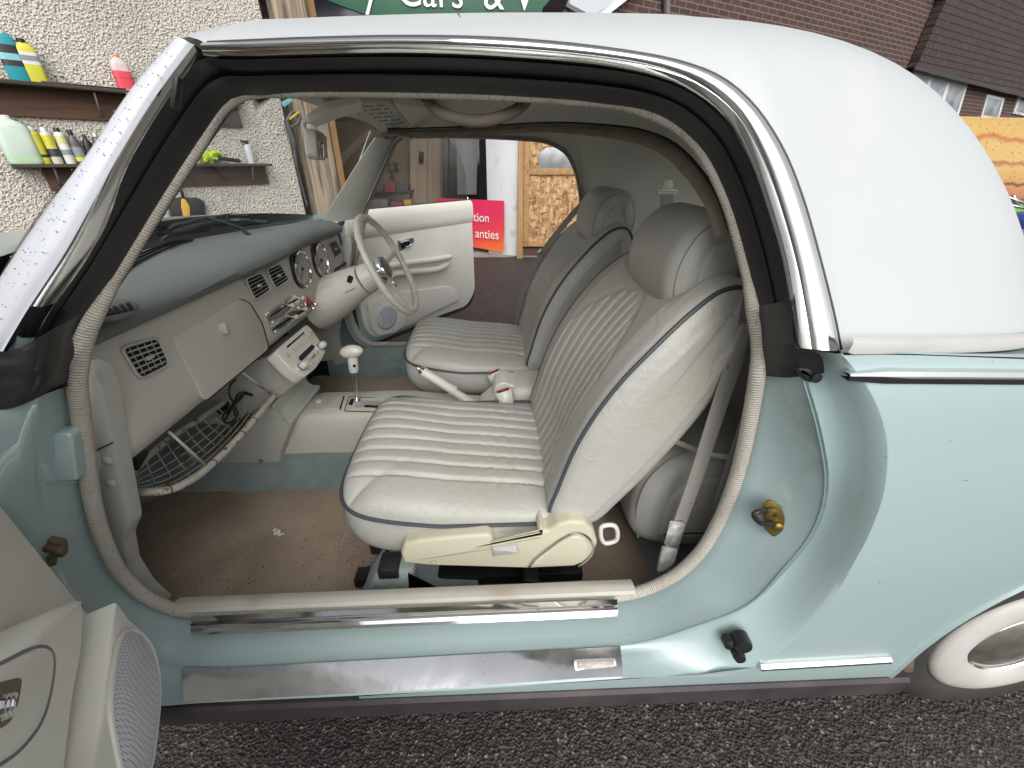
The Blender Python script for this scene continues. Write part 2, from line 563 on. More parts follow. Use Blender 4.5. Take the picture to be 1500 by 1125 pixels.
# contours of the door opening: seal line, crease line, outer skin edge
ST = [  # (c0), (c2), (E)
    ((1118, 500, .55), (1170, 520, .50), (1232, 516)), ((1112, 550, .545), (1178, 560, .482), (1262, 550)),
    ((1104, 600, .545), (1190, 600, .472), (1285, 590)), ((1094, 650, .545), (1200, 642, .465), (1300, 640)),
    ((1080, 700, .545), (1208, 692, .460), (1299, 700)), ((1062, 745, .545), (1204, 738, .458), (1283, 760)),
    ((1040, 790, .545), (1186, 782, .457), (1251, 825)), ((1012, 828, .545), (1150, 828, .456), (1205, 895)),
    ((975, 855, .545), (1095, 884, .455), (1150, 950)), ((940, 868, .545), (1010, 918, .456), (1085, 985)), ((921, 873, .545), (955, 935, .457), (985, 991)),
    ((905, 876, .545), (908, 943, .458), (914, 994)), ((700, 882, .545), (700, 955, .458), (700, 1009)),
    ((500, 888, .545), (500, 966, .458), (500, 1020)), ((320, 895, .545), (300, 975, .458), (290, 1030)),
    ((262, 893, .545), (235, 968, .459), (225, 1034)), ((210, 872, .545), (170, 940, .46), (140, 1020)),
    ((165, 830, .545), (110, 870, .47), (50, 950)), ((140, 775, .545), (76, 780, .48), (0, 860)),
    ((126, 710, .545), (60, 713, .48), (-30, 740)), ((114, 640, .545), (55, 640, .48), (-50, 660)),
    ((106, 570, .545), (56, 580, .48), (-60, 600)), ((104, 505, .545), (56, 515, .48), (-60, 540))]
c0 = cr([U(p[0][0], p[0][1], y=p[0][2]) for p in ST], 110)
c2 = cr([U(p[1][0], p[1][1], y=p[1][2]) for p in ST], 110)
cE = cr([UB(*p[2]) for p in ST], 110)
rows = []
for i in range(110):
    a, m_, e = c0[i], c2[i], cE[i]
    rear = max(0, min(1, (m_.z - .36) / .2)) if i < 60 else 0
    front = max(0, min(1, (m_.z - .4) / .2)) if i >= 60 else 0
    L = lambda p, q, t: p.lerp(q, t)
    r_ = [a + V((0, .012, 0)), a, L(a, m_, .25) + V((0, .006 * rear, -.002)), L(a, m_, .5) + V((0, .012 * rear, 0)), L(a, m_, .75) + V((0, .006 * rear, 0)),
          L(a, m_, .93) + V((0, -.001, 0)), m_ + V((0, -.006 * rear - .002, .002)), L(m_, e, .05) + V((0, .004 * rear, 0)), L(m_, e, .14) + V((0, .012 * rear, -.004 * (1 - rear))),
          L(m_, e, .32) + V((0, .015 * rear, 0)), L(m_, e, .52) + V((0, .013 * rear, 0)), L(m_, e, .70) + V((0, .004 * rear, 0)), L(m_, e, .86) + V((0, -.003 * rear, 0)), L(m_, e, .96) + V((0, -.003 * rear, 0)), e]
    rows.append(r_)
b = MB().grid(rows)
mirror_mb(b)
jm = b.build('door_jamb', aqua, car, sharp=60)
b2 = MB(); b2.v, b2.f, b2.uv = [mir(p) for p in b.v], [f[::-1] for f in b.f], b.uv
b2.build('door_jamb', aqua, car, sharp=60)
b = MB().tube([p + V((-.002, -.003, 0)) for p in c2[1:56]], .0016, 6)
b.build('crease_shade_line', M('aqua_seam_crease_shade', (.20, .30, .29), rough=.6), car)  # darker aqua tube paints in the shading along the jamb crease
# pressed step on the hinge pillar, with its seam
b = MB()
p0, nn = U(80, 650, y=.505), V((.1, -1, 0))
b.prism(fil([UP(*q, p0, nn) for q in ((38, 640), (104, 634), (112, 700), (112, 706), (60, 708), (34, 684))], .012), nn, .02, .004, 3)
b.build('hinge_pillar_step', aqua, car)
b = MB()
b.tube([UP(*q, p0 - V((0, .014, 0)), nn) for q in ((20, 733), (57, 711), (112, 706))], .0009, 6)
b.build('pillar_seam', bpy.data.materials['aqua_seam_crease_shade'], car)

# outer skin behind the door, with wheel arch
Ez = sorted([(p.z, p.x) for p in cE[:62] if p.z > .2])
def xE(z): return interp(Ez, z)
WX, WZ = 1.085, .262
def arch_x(z, s):
    d = 1 - ((z - .27) / .385)**2
    return WX + s * .335 * math.sqrt(max(d, 0)) if z > .27 else WX + s * .335
def belt(x): return .946 - .05 * min(max(x - .5, 0), .6)
def quarter(mb):
    zs = [.655 + (.97 - .655) * k / 22 for k in range(23)]
    def pt(x, z):
        zz = min(z, belt(x))
        return V((x, yb(zz) + .20 * max(0, x - 1.15)**2, zz))
    mb.grid([[pt(xE(z) + (2.0 - xE(z)) * (k / 30), z) for k in range(31)] for z in zs])
    zl = [.235 + (.655 - .235) * k / 26 for k in range(27)]
    mb.grid([[pt(xE(max(z, .26)) + (arch_x(z, -1) - xE(max(z, .26))) * (k / 14), z) for k in range(15)] for z in zl])
    mb.grid([[pt(arch_x(z, 1) + (2.0 - arch_x(z, 1)) * (k / 14), z) for k in range(15)] for z in zl])
    # rolled arch lip
    lip = []
    for s in range(-3, 44):
        t = PI * s / 40
        x, z = WX - .335 * math.cos(t), .27 + .385 * math.sin(t)
        if s < 0: x, z = WX - .335, .27 + .012 * s
        if s > 40: x, z = WX + .335, .27 - .012 * (s - 40)
        y = yb(z) + .20 * max(0, x - 1.15)**2
        q = V((WX, 0, .3)) - V((x, 0, z)); q.normalize()
        lip.append([V((x, y, z)), V((x, y - .004, z)) + q * .004, V((x, y, z)) + q * .010, V((x, y + .02, z)) + q * .012])
    mb.grid(lip)
b = MB(); quarter(b)
b.build('rear_quarter_panel', aqua, car)
b2 = MB(); b2.v, b2.f, b2.uv = [mir(p) for p in b.v], [f[::-1] for f in b.f], b.uv
b2.build('rear_quarter_panel', aqua, car)
# rear deck between the roof and the flanks, tail
X0, AX, MM, NN, ZC, BB, Z0, NX = .18, .89, 3.0, 1.97, 1.434, .784, .957, 1.55
def drop(x): return .15 * max(0, x - .30)**2
def base_curve(ph):
    x = X0 + AX * max(math.cos(ph), 0)**(2 / MM)
    return V((x, YC - BB * math.sin(ph)**(2 / MM), Z0 - drop(x)))
deck = []
for k in range(41):
    t = k / 40
    ph = PI / 2 * (1 - t)
    p = base_curve(ph)
    p.z -= .012
    xo = .45 + (2.0 - .45) * t
    o_ = V((xo, yb(.96) + .20 * max(0, xo - 1.15)**2, belt(xo)))
    if p.x < .45: p = V((.45, p.y, p.z))
    deck.append([o_.lerp(p, s / 10) + V((0, 0, .004 * math.sin(PI * s / 10))) for s in range(11)])
b = MB().grid(deck)
b3 = MB(); b3.v, b3.f, b3.uv = [mir(p) for p in b.v], [f[::-1] for f in b.f], b.uv
b.add(b3.v, b3.f)
tail = []
for zz in (.25, .4, .6, .75, .85, .93, belt(2.0)):
    tail.append([V((2.0 + .12 * math.sin(PI * s / 20) * (1 if zz < .9 else .5), (yb(zz) + .1445) + (2 * YC - 2 * (yb(zz) + .1445)) * s / 20, zz)) for s in range(21)])
b.grid(tail)
b.grid([[p + V((0, 0, 0)) for p in tail[-1]], [V((1.6, p.y, .945)) for p in tail[-1]], [V((1.0, min(max(p.y, YC - .3), YC + .3), .90)) for p in tail[-1]]])
b.build('rear_deck', aqua, car)
# front wings, bonnet, nose
b = MB()
def wing(x, z):
    f = max(0, (-x - 1.2)) ** 2 * .35
    return V((x, yb(z) + f + (.05 if z > .90 else 0), z))
xf = -1.85
zt = [.96 - .008 * k for k in range(1)]
def topz(x): return .955 - .10 * ((-x - .7) / 1.15)**2
FX = -1.20
def farch(z, s): return FX + s * .335 * math.sqrt(max(1 - ((z - .27) / .385)**2, 0)) if z > .27 else FX + s * .335
xst = -.745
zs = [.655 + k * (.955 - .655) / 12 for k in range(13)]
b.grid([[wing(xst + (xf - xst) * k / 24, .655 + (topz(xst + (xf - xst) * k / 24) - .655) * (z - .655) / .3) for k in range(25)] for z in zs])
zl = [.235 + (.655 - .235) * k / 20 for k in range(21)]
b.grid([[wing(xst + (farch(z, 1) - xst) * k / 8, z) for k in range(9)] for z in zl])
b.grid([[wing(farch(z, -1) + (xf - farch(z, -1)) * k / 8, z) for k in range(9)] for z in zl])
b.build('front_wing', aqua, car)
b2 = MB(); b2.v, b2.f, b2.uv = [mir(p) for p in b.v], [f[::-1] for f in b.f], b.uv
b2.build('front_wing', aqua, car)
b = MB()
bon = []
for k in range(25):
    x = -.80 + (xf + .80) * k / 24
    e = wing(x, topz(x) - .0)
    row = []
    for s in range(25):
        u = s / 24
        y = e.y + (2 * YC - 2 * e.y) * u
        xx = x - (.24 * (1 - (2 * u - 1)**2)) * (1 - k / 24) - (.12 * (1 - (2 * u - 1)**2)) * (k / 24)
        row.append(V((xx, y, e.z + .045 * (1 - abs(2 * u - 1)**3))))
    bon.append(row)
b.grid(bon)
b.build('bonnet', aqua, car)
b = MB()
nose = [[V((p.x - .05 * math.sin(PI * q / 8), p.y, p.z * (1 - q / 8) + .25 * q / 8)) for p in bon[-1]] for q in range(9)]
b.grid(nose)
b.build('nose_panel', aqua, car)
# scuttle grille under the windscreen
b = MB()
b.grid([[V((-.80 - .25 * (1 - ((y - YC) / .62)**2), y, .948)) for y in [YC - .62 + 1.24 * s / 20 for s in range(21)]],
        [V((-.72 - .25 * (1 - ((y - YC) / .62)**2), y, .93)) for y in [YC - .62 + 1.24 * s / 20 for s in range(21)]]])
b.build('scuttle_panel', rubber, car)

# ---- roof shell
ZL_ = (.957, 1.05, 1.12, 1.193, 1.25, 1.30, 1.34, 1.37, 1.39, 1.402, 1.408)
HW_ = (.772, .722, .687, .651, .627, .590, .49, .37, .23, .11, 0)
AX_ = (.935, .91, .845, .757, .664, .547, .426, .318, .21, .11, 0)
def ell(ph, q, x=None, inn=0):
    """q = (half width, height, rear extent) of one level of the shell"""
    h, z, a = q
    s = (z - ZL_[0]) / (ZL_[-1] - ZL_[0])
    if inn:
        h, a, z = h - .037 * (1 - s**6), a - .05 * (1 - s**6), .90 + s * (1.370 - .90)
    if x is not None:
        return V((x, YC - h, z - .018 * ((X0 - x) / .564)**2 * s))
    X_ = X0 + a * max(math.cos(ph), 0)**(2 / MM)
    return V((X_, YC - h * max(math.sin(ph), 0)**(2 / MM), z - (0 if inn else drop(X_) * (1 - s))))
FR = dict(  # pixel traces round the door glass opening
    RO=[(306, 66), (375, 63), (450, 60), (600, 57), (750, 61), (900, 76), (1000, 95), (1057, 118), (1103, 158), (1145, 222), (1173, 292), (1197, 375), (1220, 467), (1229, 513)],
    RI=[(300, 84), (375, 84), (450, 82), (600, 80), (750, 86), (890, 99), (960, 113), (1010, 133), (1061, 173), (1103, 247), (1131, 327), (1150, 400), (1162, 475), (1166, 509)],
    LI=[(344, 141), (390, 137), (450, 134), (600, 135), (750, 140), (870, 149), (945, 161), (987, 180), (1030, 220), (1064, 285), (1084, 345), (1098, 400), (1112, 465), (1117, 505)])
SI_ = [(13, 520), (50, 457), (110, 365), (187, 227), (240, 143), (293, 72)]
SO_ = [(-60, 520), (0, 413), (67, 313), (131, 229), (200, 128), (262, 58)]
LIP = [(110, 500), (128, 462), (165, 405), (245, 275), (292, 203), (325, 155)]
RO = cr([UT(*p) for p in FR['RO']], 60)
RI = cr([UT(*p, y0=.478) for p in FR['RI']], 60)
LIc = cr([UT(*p, y0=.545) for p in LIP] + [UT(*p, y0=.545) for p in FR['LI']], 90)
LEV = [tuple(p) for p in cr([V((h, z, a)) for h, z, a in zip(HW_, ZL_, AX_)], 240)]
def shell(edge, inn=0, ntau=34, rearn=40):
    cols_ = []
    def lev_at(z, ph, x):
        pz = None
        for k, q in enumerate(LEV):
            c_ = ell(ph, q, x, inn).z
            if c_ >= z: return float(k) if k == 0 else k - (c_ - z) / max(c_ - pz, 1e-6)
            pz = c_
        return len(LEV) - 1.0
    def lev(f):
        i = min(int(f), len(LEV) - 2)
        return tuple(LEV[i][j] + (LEV[i + 1][j] - LEV[i][j]) * (f - i) for j in range(3))
    def col(P_, ph, x, k0, d):
        out = []
        n_ = len(LEV) - 1
        for k in range(ntau):
            u = k / (ntau - 1)
            f = k0 + (n_ - k0) * u
            i = min(int(f), n_ - 1)
            a, c = LEV[i], LEV[i + 1]
            q = tuple(a[j] + (c[j] - a[j]) * (f - i) for j in range(3))
            out.append(ell(ph, q, x, inn) + d * (1 - u)**3)
        return out
    last = PI / 2
    spec = []
    for p in edge:
        if p.x < X0:
            k0 = lev_at(p.z, PI / 2, p.x)
            spec.append([p, PI / 2, p.x, k0, p - ell(0, lev(k0), p.x, inn)])
        else:
            k0 = lev_at(p.z, PI / 2, None)
            a = lev(k0)[2] - (.05 if inn else 0)
            last = math.acos(min(max((p.x - X0) / a, 0), 1)**(MM / 2))
            spec.append([p, last, None, k0, p - ell(last, lev(k0), None, inn)])
    for k in range(1, rearn + 1):
        ph = last * (1 - k / rearn)
        dd = spec[len(edge) - 1][4] * max(0, 1 - k / 10)**2
        spec.append([None, ph, None, 0, dd])
    return [col(*q) for q in spec]
cols = shell(RO)
G = cols + [[mir(p) for p in c] for c in cols][::-1][1:]
for it in range(14):
    new = [[p.copy() for p in c] for c in G]
    for i in range(1, len(G) - 1):
        for j in range(1, len(G[0]) - 1):
            w1 = (G[i][j] - G[i - 1][j]).length + 1e-5; w2 = (G[i + 1][j] - G[i][j]).length + 1e-5
            a_ = (G[i - 1][j] * w2 + G[i + 1][j] * w1) / (w1 + w2)
            w3 = (G[i][j] - G[i][j - 1]).length + 1e-5; w4 = (G[i][j + 1] - G[i][j]).length + 1e-5
            c_ = (G[i][j - 1] * w4 + G[i][j + 1] * w3) / (w3 + w4)
            new[i][j] = G[i][j].lerp((a_ + c_) / 2, .6)
    G = new
def rear_window(mb, hw, z0, z1):
    """drops the faces where the small fixed back window sits"""
    keep = []
    for f, u in zip(mb.f, mb.uv):
        c = sum((mb.v[k] for k in f), V()) / len(f)
        if c.x > .5 and abs(c.y - YC) < hw and z0 < c.z < z1: continue
        keep.append((f, u))
    mb.f, mb.uv = [k[0] for k in keep], [k[1] for k in keep]
    return mb
cols = G[:len(cols)]
b = rear_window(MB().grid(G), .36, 1.04, 1.27)
roof = b.build('roof', white, car, sharp=70)
roof['label'] = 'white roof shell with a hairline crack above the door'
def roof_pt(ph, z):
    q = min(LEV, key=lambda q: abs(ell(ph, q).z - z))
    return ell(ph, q)
gw = []
for k in range(13):
    z = 1.03 + .26 * k / 12
    row = []
    for m_ in range(-12, 13):
        yy = .39 * m_ / 12
        q = min(LEV, key=lambda q: abs(q[1] - z))
        sph = min(1, (abs(yy) / q[0]))**(MM / 2)
        p = ell(math.asin(sph), q)
        row.append(V((p.x + .003, YC + yy, p.z)))
    gw.append(row)
rwn = MB().grid(gw).build('rear_window', glass, car)
MB().tube(gw[0] + [r[-1] for r in gw[1:]] + gw[-1][::-1][1:] + [r[0] for r in gw[::-1][1:-1]], .011, 8, closed=True).build('rear_window_seal', rubber, rwn)
# hairline crack and the lichen streak near the roof edge
def on_roof(px, py, lift=.0015):
    best = None
    for r in cols[:70]:
        for q in r:
            v = q - CAM
            w_ = v.dot(FW)
            e = (750 + FPX * v.dot(RT) / w_ - px)**2 + (562.5 + FPX * v.dot(DN) / w_ - py)**2
            if best is None or e < best[0]: best = (e, q)
    p = U(px, py, y=best[1].y)
    return p + (CAM - p).normalized() * lift
ck = [on_roof(*p, 0) for p in ((671, 20), (675, 27), (672, 36), (674, 45), (673, 52))]
MB().tube([p + (CAM - p).normalized() * .007 for p in ck], .0011, 6).build('hairline_crack', M('crack_brown', (.16, .14, .11), rough=.9), roof)
# base moulding of the roof (cream strip over the aqua flank)
b = MB()
strip = [base_curve(PI / 2 * (1 - k / 60)) for k in range(61)]
strip = [p for p in strip if p.x > .43]
strip = [V((.432, strip[0].y, Z0))] + strip
n_ = len(strip)
prof = [(-.002, .014), (-.010, .012), (-.012, .004), (-.010, -.006), (-.002, -.010), (.012, -.008)]
rws = []
for i, p in enumerate(strip):
    t = (strip[min(i + 1, n_ - 1)] - strip[max(i - 1, 0)]).normalized()
    o_ = V((-t.y, t.x, 0)) if False else V((t.y, -t.x, 0))
    rws.append([p - o_ * 0 + o_ * (-a) + V((0, 0, h)) for a, h in prof])
b.grid(rws)
b.grid([[mir(p) for p in r] for r in rws][::-1])
b.build('roof_base_moulding', M('cream_moulding', (.50, .50, .48), rough=.4, stain=(.5, .46, .38), sscale=9), car)
# ---- bright rail over the door
def band(A, B_, bumps, name, mat, back=0.02, mirror=True, sharp=50):
    """strip between curves A and B; bumps = [(u, outward offset)]"""
    rw = []
    for p, q in zip(A, B_):
        r = [p + V((0, back, 0))] + [p.lerp(q, u) + V((0, -h, h * .25)) for u, h in bumps] + [q + V((0, back, 0))]
        rw.append(r)
    m_ = MB().grid(rw)
    o = m_.build(name, mat, car, sharp=sharp)
    if mirror:
        m2 = MB(); m2.v, m2.f, m2.uv = [mir(p) for p in m_.v], [f[::-1] for f in m_.f], m_.uv
        m2.build(name, mat, car, sharp=sharp)
    return o
band(RO, RI, [(0, .002), (.06, .006), (.2, .010), (.45, .012), (.62, .011), (.72, .006), (.76, .007), (.9, .004), (1, 0)], 'door_rail', chrome)
# dark gutter line above the rail
b = MB().tube([p + V((0, .0, .0)) for p in RO], .004, 8)
b.build('gutter_seal', rubber, car)
# windscreen pillar in silver paint
SO = cr([UT(*p, y0=.475) for p in SO_], 30)
SI = cr([UT(*p, y0=.475) for p in SI_], 30)
band(SO, SI, [(0, .0), (.08, .007), (.3, .012), (.6, .012), (.85, .008), (.93, .002), (.96, .004), (1, .0)], 'windscreen_pillar', silver, back=.03)
band([p.lerp(q, .90) for p, q in zip(SO, SI)], [q + (q - p) * .10 for p, q in zip(SO, SI)], [(0, .0), (.3, .010), (.6, .010), (1, .002)], 'pillar_bright_edge', chrome, back=.02)
# rubber weatherstrip: two lobes
outer = cr(SI[::5] + [UT(296, 80, y0=.478)] + RI[1::4] + [RI[-1]], 90)
innr = [p for p in LIc]
lob = [(0, -.008), (.06, -.002), (.14, .008), (.26, .013), (.38, .008), (.46, -.010), (.52, -.012), (.57, .002), (.66, .015), (.78, .020), (.9, .016), (.97, .006), (1, -.006)]
band(outer, innr, lob, 'weatherstrip', rubber, back=.03)
b = MB().box(UT(264, 138, y0=.47) - V((0, .006, 0)), (.006, .012, .035), Matrix.Rotation(rad(28), 3, 'Y'), .002)
b.build('weatherstrip_clip', blackp, car)
# black rubber boots at the feet of the strip: sheets folded over the pillar
def boot(rows_, name, wr=.004):
    R_ = [cr([U(*q[:2], y=q[2]) for q in r], 16) for r in rows_]
    G_ = []
    cols__ = [cr([r[k] for r in R_], 20) for k in range(16)]
    for i in range(20):
        row = []
        for k in range(16):
            p = cols__[k][i]
            n_ = noise.noise(p * 38) * wr + noise.noise(p * 90) * wr * .4
            row.append(p + V((0, n_, 0)))
        G_.append(row)
    edge = [G_[-1][k] + V((0, .012, -.002)) for k in range(16)]
    G_.append(edge)
    return MB().grid(G_).build(name, rubber, car, sharp=70)
boot([((1112, 450, .545), (1128, 445, .515), (1146, 440, .49), (1158, 430, .478)), ((1112, 500, .548), (1132, 500, .512), (1152, 500, .488), (1168, 506, .474)),
      ((1110, 530, .55), (1132, 532, .512), (1158, 530, .488), (1202, 520, .466)), ((1107, 546, .55), (1130, 552, .515), (1160, 552, .490), (1207, 546, .468))], 'pillar_boot')
b = MB().prism(fil([U(*p, y=.474) for p in ((1168, 540), (1205, 540), (1204, 556), (1194, 563), (1180, 560))], .008), V((0, -1, 0)), .014, .005, 4)
b.lathe([(.007, 0), (.007, .003), (.0001, .004)], frame(U(1195, 553, y=.473), (1, 0, 0), z=(0, -1, 0)), 14)
b.build('boot_tab', rubber, car)
boot([((-60, 508, .436), (13, 514, .452), (60, 492, .468), (112, 462, .532)), ((-70, 540, .434), (10, 540, .450), (60, 525, .464), (108, 505, .528)),
      ((-70, 575, .434), (12, 572, .451), (58, 560, .465), (104, 538, .528)), ((-70, 606, .437), (14, 599, .455), (52, 582, .468), (103, 564, .53))], 'pillar_boot', .006)
# ribbed cream seal all round the opening
low = [(1117, 505), (1110, 545), (1101, 600), (1090, 655), (1074, 712), (1052, 765), (1026, 808), (988, 843), (938, 866), (880, 876), (700, 883), (500, 889), (330, 896), (262, 894), (215, 875), (176, 838), (152, 790), (137, 740), (127, 680), (119, 610), (113, 550)]
lowp = [U(*p, y=.535) for p in low]
upp = [p + V((0, .004, -.006)) for p in LIc]
loop = cr(upp[::-1][:1] + lowp[1:] + upp[2::6], 260, closed=True)
loop = [p + V((0, .006, .008)) if p.z > 1.0 else p for p in loop]
rl = [.0118 - .0035 * min(1, max(0, (p.z - .97) / .03)) for p in loop]
b = MB().tube(loop, lambda t: rl[min(259, int(round(t * 259)))], 12, closed=True, up=(0, 1, 0))
b.build('aperture_seal', sealm, car)
b2 = MB(); b2.v, b2.f, b2.uv = [mir(p) for p in b.v], [f[::-1] for f in b.f], b.uv
b2.build('aperture_seal', sealm, car)
# smooth cream carpet retainer along the sill
A = [U(250 + (930 - 250) * k / 20, 896 - (896 - 868) * k / 20, y=.53) for k in range(21)]
b = MB().grid([[p + V((0, dy, dz)) for dy, dz in ((-.002, -.012), (-.004, .000), (.000, .006), (.008, .008), (.018, .007), (.03, .001), (.03, -.03))] for p in A])
b.build('sill_carpet_strip', M('sill_strip_vinyl', (.46, .445, .39), (.42, .40, .35), rough=.45, stain=(.3, .26, .2), sscale=8), car)
# polished tread strip with two ridges
def tread():
    b = MB()
    n = 24
    rw = []
    for k in range(n + 1):
        t = k / n
        top = U(283 + (903 - 283) * t, 904 - (904 - 879) * t, y=.519)
        bot = U(280 + (905 - 280) * t, 928 - (928 - 900) * t, y=.487)
        pr = [(0, -.004), (0, .003), (.12, .008), (.45, .008), (.52, .003), (.58, .008), (.70, .009), (.76, .004), (.84, .006), (1, .003), (1.02, -.006)]
        rw.append([top.lerp(bot, u) + V((0, 0, h)) for u, h in pr])
    b.grid(rw)
    for r in (rw[0], rw[-1]):
        b.add(r, [list(range(len(r)))])
    return b.build('sill_tread_strip', chrome, car, sharp=25)
tread()
# scuffed sill plate with badge
q0 = U(600, 960, y=.457); q1 = U(600, 1018, y=.402)
nP = (q1 - q0).cross(V((1, 0, 0))).normalized()
if nP.y > 0: nP = -nP
xr_, xl_ = U(907, 945, y=.458).x, U(272, 977, y=.458).x
rw = []
for i in range(110):
    if not (20 < i < 100 and c2[i].z < .36 and xl_ - .02 < c2[i].x < xr_ + .02): continue
    m_, e = c2[i], cE[i]
    rw.append([m_.lerp(e, .06) - nP * .004] + [m_.lerp(e, t) + nP * (.0065 + .0012 * math.sin(PI * t)) for t in (.06, .09, .3, .5, .7, .91, .94)] + [m_.lerp(e, .95) - nP * .004])
xrb, xlb = U(912, 991, y=.404).x, U(262, 1020, y=.403).x
rw = [r for r in rw if xl_ + .012 < r[1].x < xr_ - .004]
rw = [[p.copy() for p in rw[0]]] + rw + [[p.copy() for p in rw[-1]]]
tt_ = (.06, .06, .09, .3, .5, .7, .91, .94, .95)
for j_, r in enumerate(rw):
    sj = 0 if j_ == 0 else (1 if j_ == len(rw) - 1 else (r[1].x - xr_) / (xl_ - xr_))
    for k in range(len(r)):
        t = (tt_[k] - .06) / .89
        r[k] = V(((xr_ + (xrb - xr_) * t) * (1 - sj) + (xl_ + (xlb - xl_) * t) * sj, r[k].y, r[k].z))
b = MB().grid(rw)
for r in (rw[0], rw[-1]): b.add(r, [list(range(len(r)))])
pl = b.build('sill_plate', plate_m, car, sharp=35)
rr_ = min(rw, key=lambda r: abs(r[3].x - U(872, 973, y=.44).x))
pP = rr_[4] + nP * .0006
b = MB()
oc = fil([UP(*q, pP + nP * .002, nP) for q in ((840, 966), (902, 963), (904, 980), (842, 983))], .006)
b.prism(oc, nP, .003, .001)
bf = b.build('badge', chrome, pl)
b = MB()
ic = fil([UP(*q, pP + nP * .0026, nP) for q in ((844, 968.5), (899, 966), (900.5, 978), (845.5, 980.5))], .003)
b.prism(ic, nP, .002, .0004)
b.build('badge_inlay', M('bronze_inlay', (.30, .27, .24), (.38, .35, .32), scale=90, rough=.5, metal=.6, bump=.5, bscale=300), pl)
xa = UP(900, 972, pP, nP) - UP(845, 974.5, pP, nP)
text('FIGARO', .0085, frame(UP(872.5, 973.2, pP + nP * .0030, nP), xa, z=nP), M('badge_letters', (.50, .47, .43), rough=.45, metal=.6), 'badge_lettering', pl, ext=.0002, spacing=1.15)
# black skirt under the sill, bright strip ahead of the wheel
b = MB()
rw = []
for k in range(61):
    x = -.80 + (.79 + .80) * k / 60
    rw.append([V((x, .50, .276)), V((x, .402, .274)), V((x, .396, .268)), V((x, .398, .222)), V((x, .410, .208)), V((x, .60, .19))])
b.grid(rw)
b.add(rw[-1], [list(range(6))])
b.build('sill_skirt', skirt, car, sharp=30)
b2 = MB(); b2.v, b2.f, b2.uv = [mir(p) for p in b.v], [f[::-1] for f in b.f], b.uv
b2.build('sill_skirt', skirt, car, sharp=30)
b = MB()
rw = []
for k in range(21):
    t = k / 20
    p = U(1113 + (1303 - 1113) * t, 977 - (977 - 966) * t, y=.398)
    rw.append([p + V((0, dy, dz)) for dy, dz in ((.012, .007), (.0, .007), (-.006, .003), (-.006, -.003), (0, -.007), (.012, -.007))])
b.grid(rw); b.add(rw[0], [list(range(6))]); b.add(rw[-1], [list(range(6))])
b.build('sill_moulding', chrome, car, sharp=30)
# waist moulding
b = MB(); bb_ = MB()
rw = []
for k in range(31):
    x = .436 + (1.9 - .436) * k / 30
    z = UB(1262, 546).z if k == 0 else UB(1262, 546).z - .006 * min((x - .436) / .25, 1)
    y = yb(z) + .20 * max(0, x - 1.15)**2
    h = .0075 if k else .002
    rw.append([V((x, y + .004, z + h)), V((x, y - .007, z + h * .8)), V((x, y - .009, z)), V((x, y - .006, z - h * .7))])
b.grid(rw); b.build('waist_moulding', chrome, car, sharp=30)
rw = [[V((r[0].x + .001, r[0].y, r[3].z)), V((r[0].x + .001, r[3].y - .001, r[3].z)), V((r[0].x + .001, r[3].y - .001, r[3].z - .006)), V((r[0].x + .001, r[0].y + .004, r[3].z - .006))] for r in rw]
bb_.grid(rw); bb_.build('moulding_rubber', rubber, car, sharp=30)

# ---- wheels
def wheel(x, y, side, name='wheel', full=True):
    m = frame((x, y, WZ), (1, 0, 0), z=(0, side, 0))     # z axis points outward
    r = MB()
    prof = [(.172, -.06), (.172, .004), (.18, .010), (.20, .014), (.225, .012), (.246, .003), (.258, -.012), (.2655, -.024)]
    for k in range(4):
        z0_ = -.026 - k * .034
        prof += [(.2655, z0_), (.2655, z0_ - .026), (.259, z0_ - .028), (.259, z0_ - .033)]
    prof += [(.262, -.165), (.24, -.185), (.172, -.19), (.172, -.06)]
    r.lathe(prof, m, 64)
    wo_ = r.build('wheel', tyre, car, sharp=35, weld=True)
    h = MB().lathe([(.168, -.004), (.1725, .004), (.170, .012), (.160, .018), (.135, .023), (.11, .018), (.096, .010), (.092, .004), (.090, -.03)], m, 56)
    h.build('wheel_trim_ring', hubw, wo_, sharp=50)
    h = MB().lathe([(.094, .008), (.0955, .011), (.093, .013), (.090, .010)], m, 56, closed=True)
    h.build('hub_rim', chrome, wo_)
    h = MB().lathe([(.090, .002), (.086, .006), (.06, .014), (.03, .018), (.0001, .019)], m, 40)
    h.build('hub_cap', M('dull_hub_cap', (.20, .18, .15), (.30, .28, .25), scale=30, rough=.45, metal=.8, bump=.3, bscale=60), wo_)
    return wo_
wheel(WX, .470, -1)
wheel(WX, 2 * YC - .470, 1)
wheel(FX, .470, -1)
wheel(FX, 2 * YC - .470, 1)
b = MB()
for s_, cx in ((1, WX), (1, FX)):
    for mm in (0, 1):
        rw = []
        for k in range(21):
            t = PI * k / 20
            x, z = cx - .34 * math.cos(t), .25 + .40 * math.sin(t)
            r = [V((x, .425, z)), V((x, .75 if cx > 0 else .575, z))]
            rw.append([mir(p) for p in r] if mm else r)
        b.grid(rw)
        b.grid([[V((cx + dx, mir((0, (.76 if cx > 0 else .576), 0)).y if mm else (.76 if cx > 0 else .576), z)) for dx in (-.34, .34)] for z in (.2, .66)])
b.build('wheel_arch_liner', hole, car)
# underfloor
b = MB()
b.box((.15, YC, .16), (1.35, 1.4, .03))
b.box((1.65, YC, .25), (.5, 1.3, .1))
b.box((-1.66, YC, .3), (.25, 1.3, .1))
b.build('underbody', M('underbody_black', (.02, .018, .016), rough=.9), car)
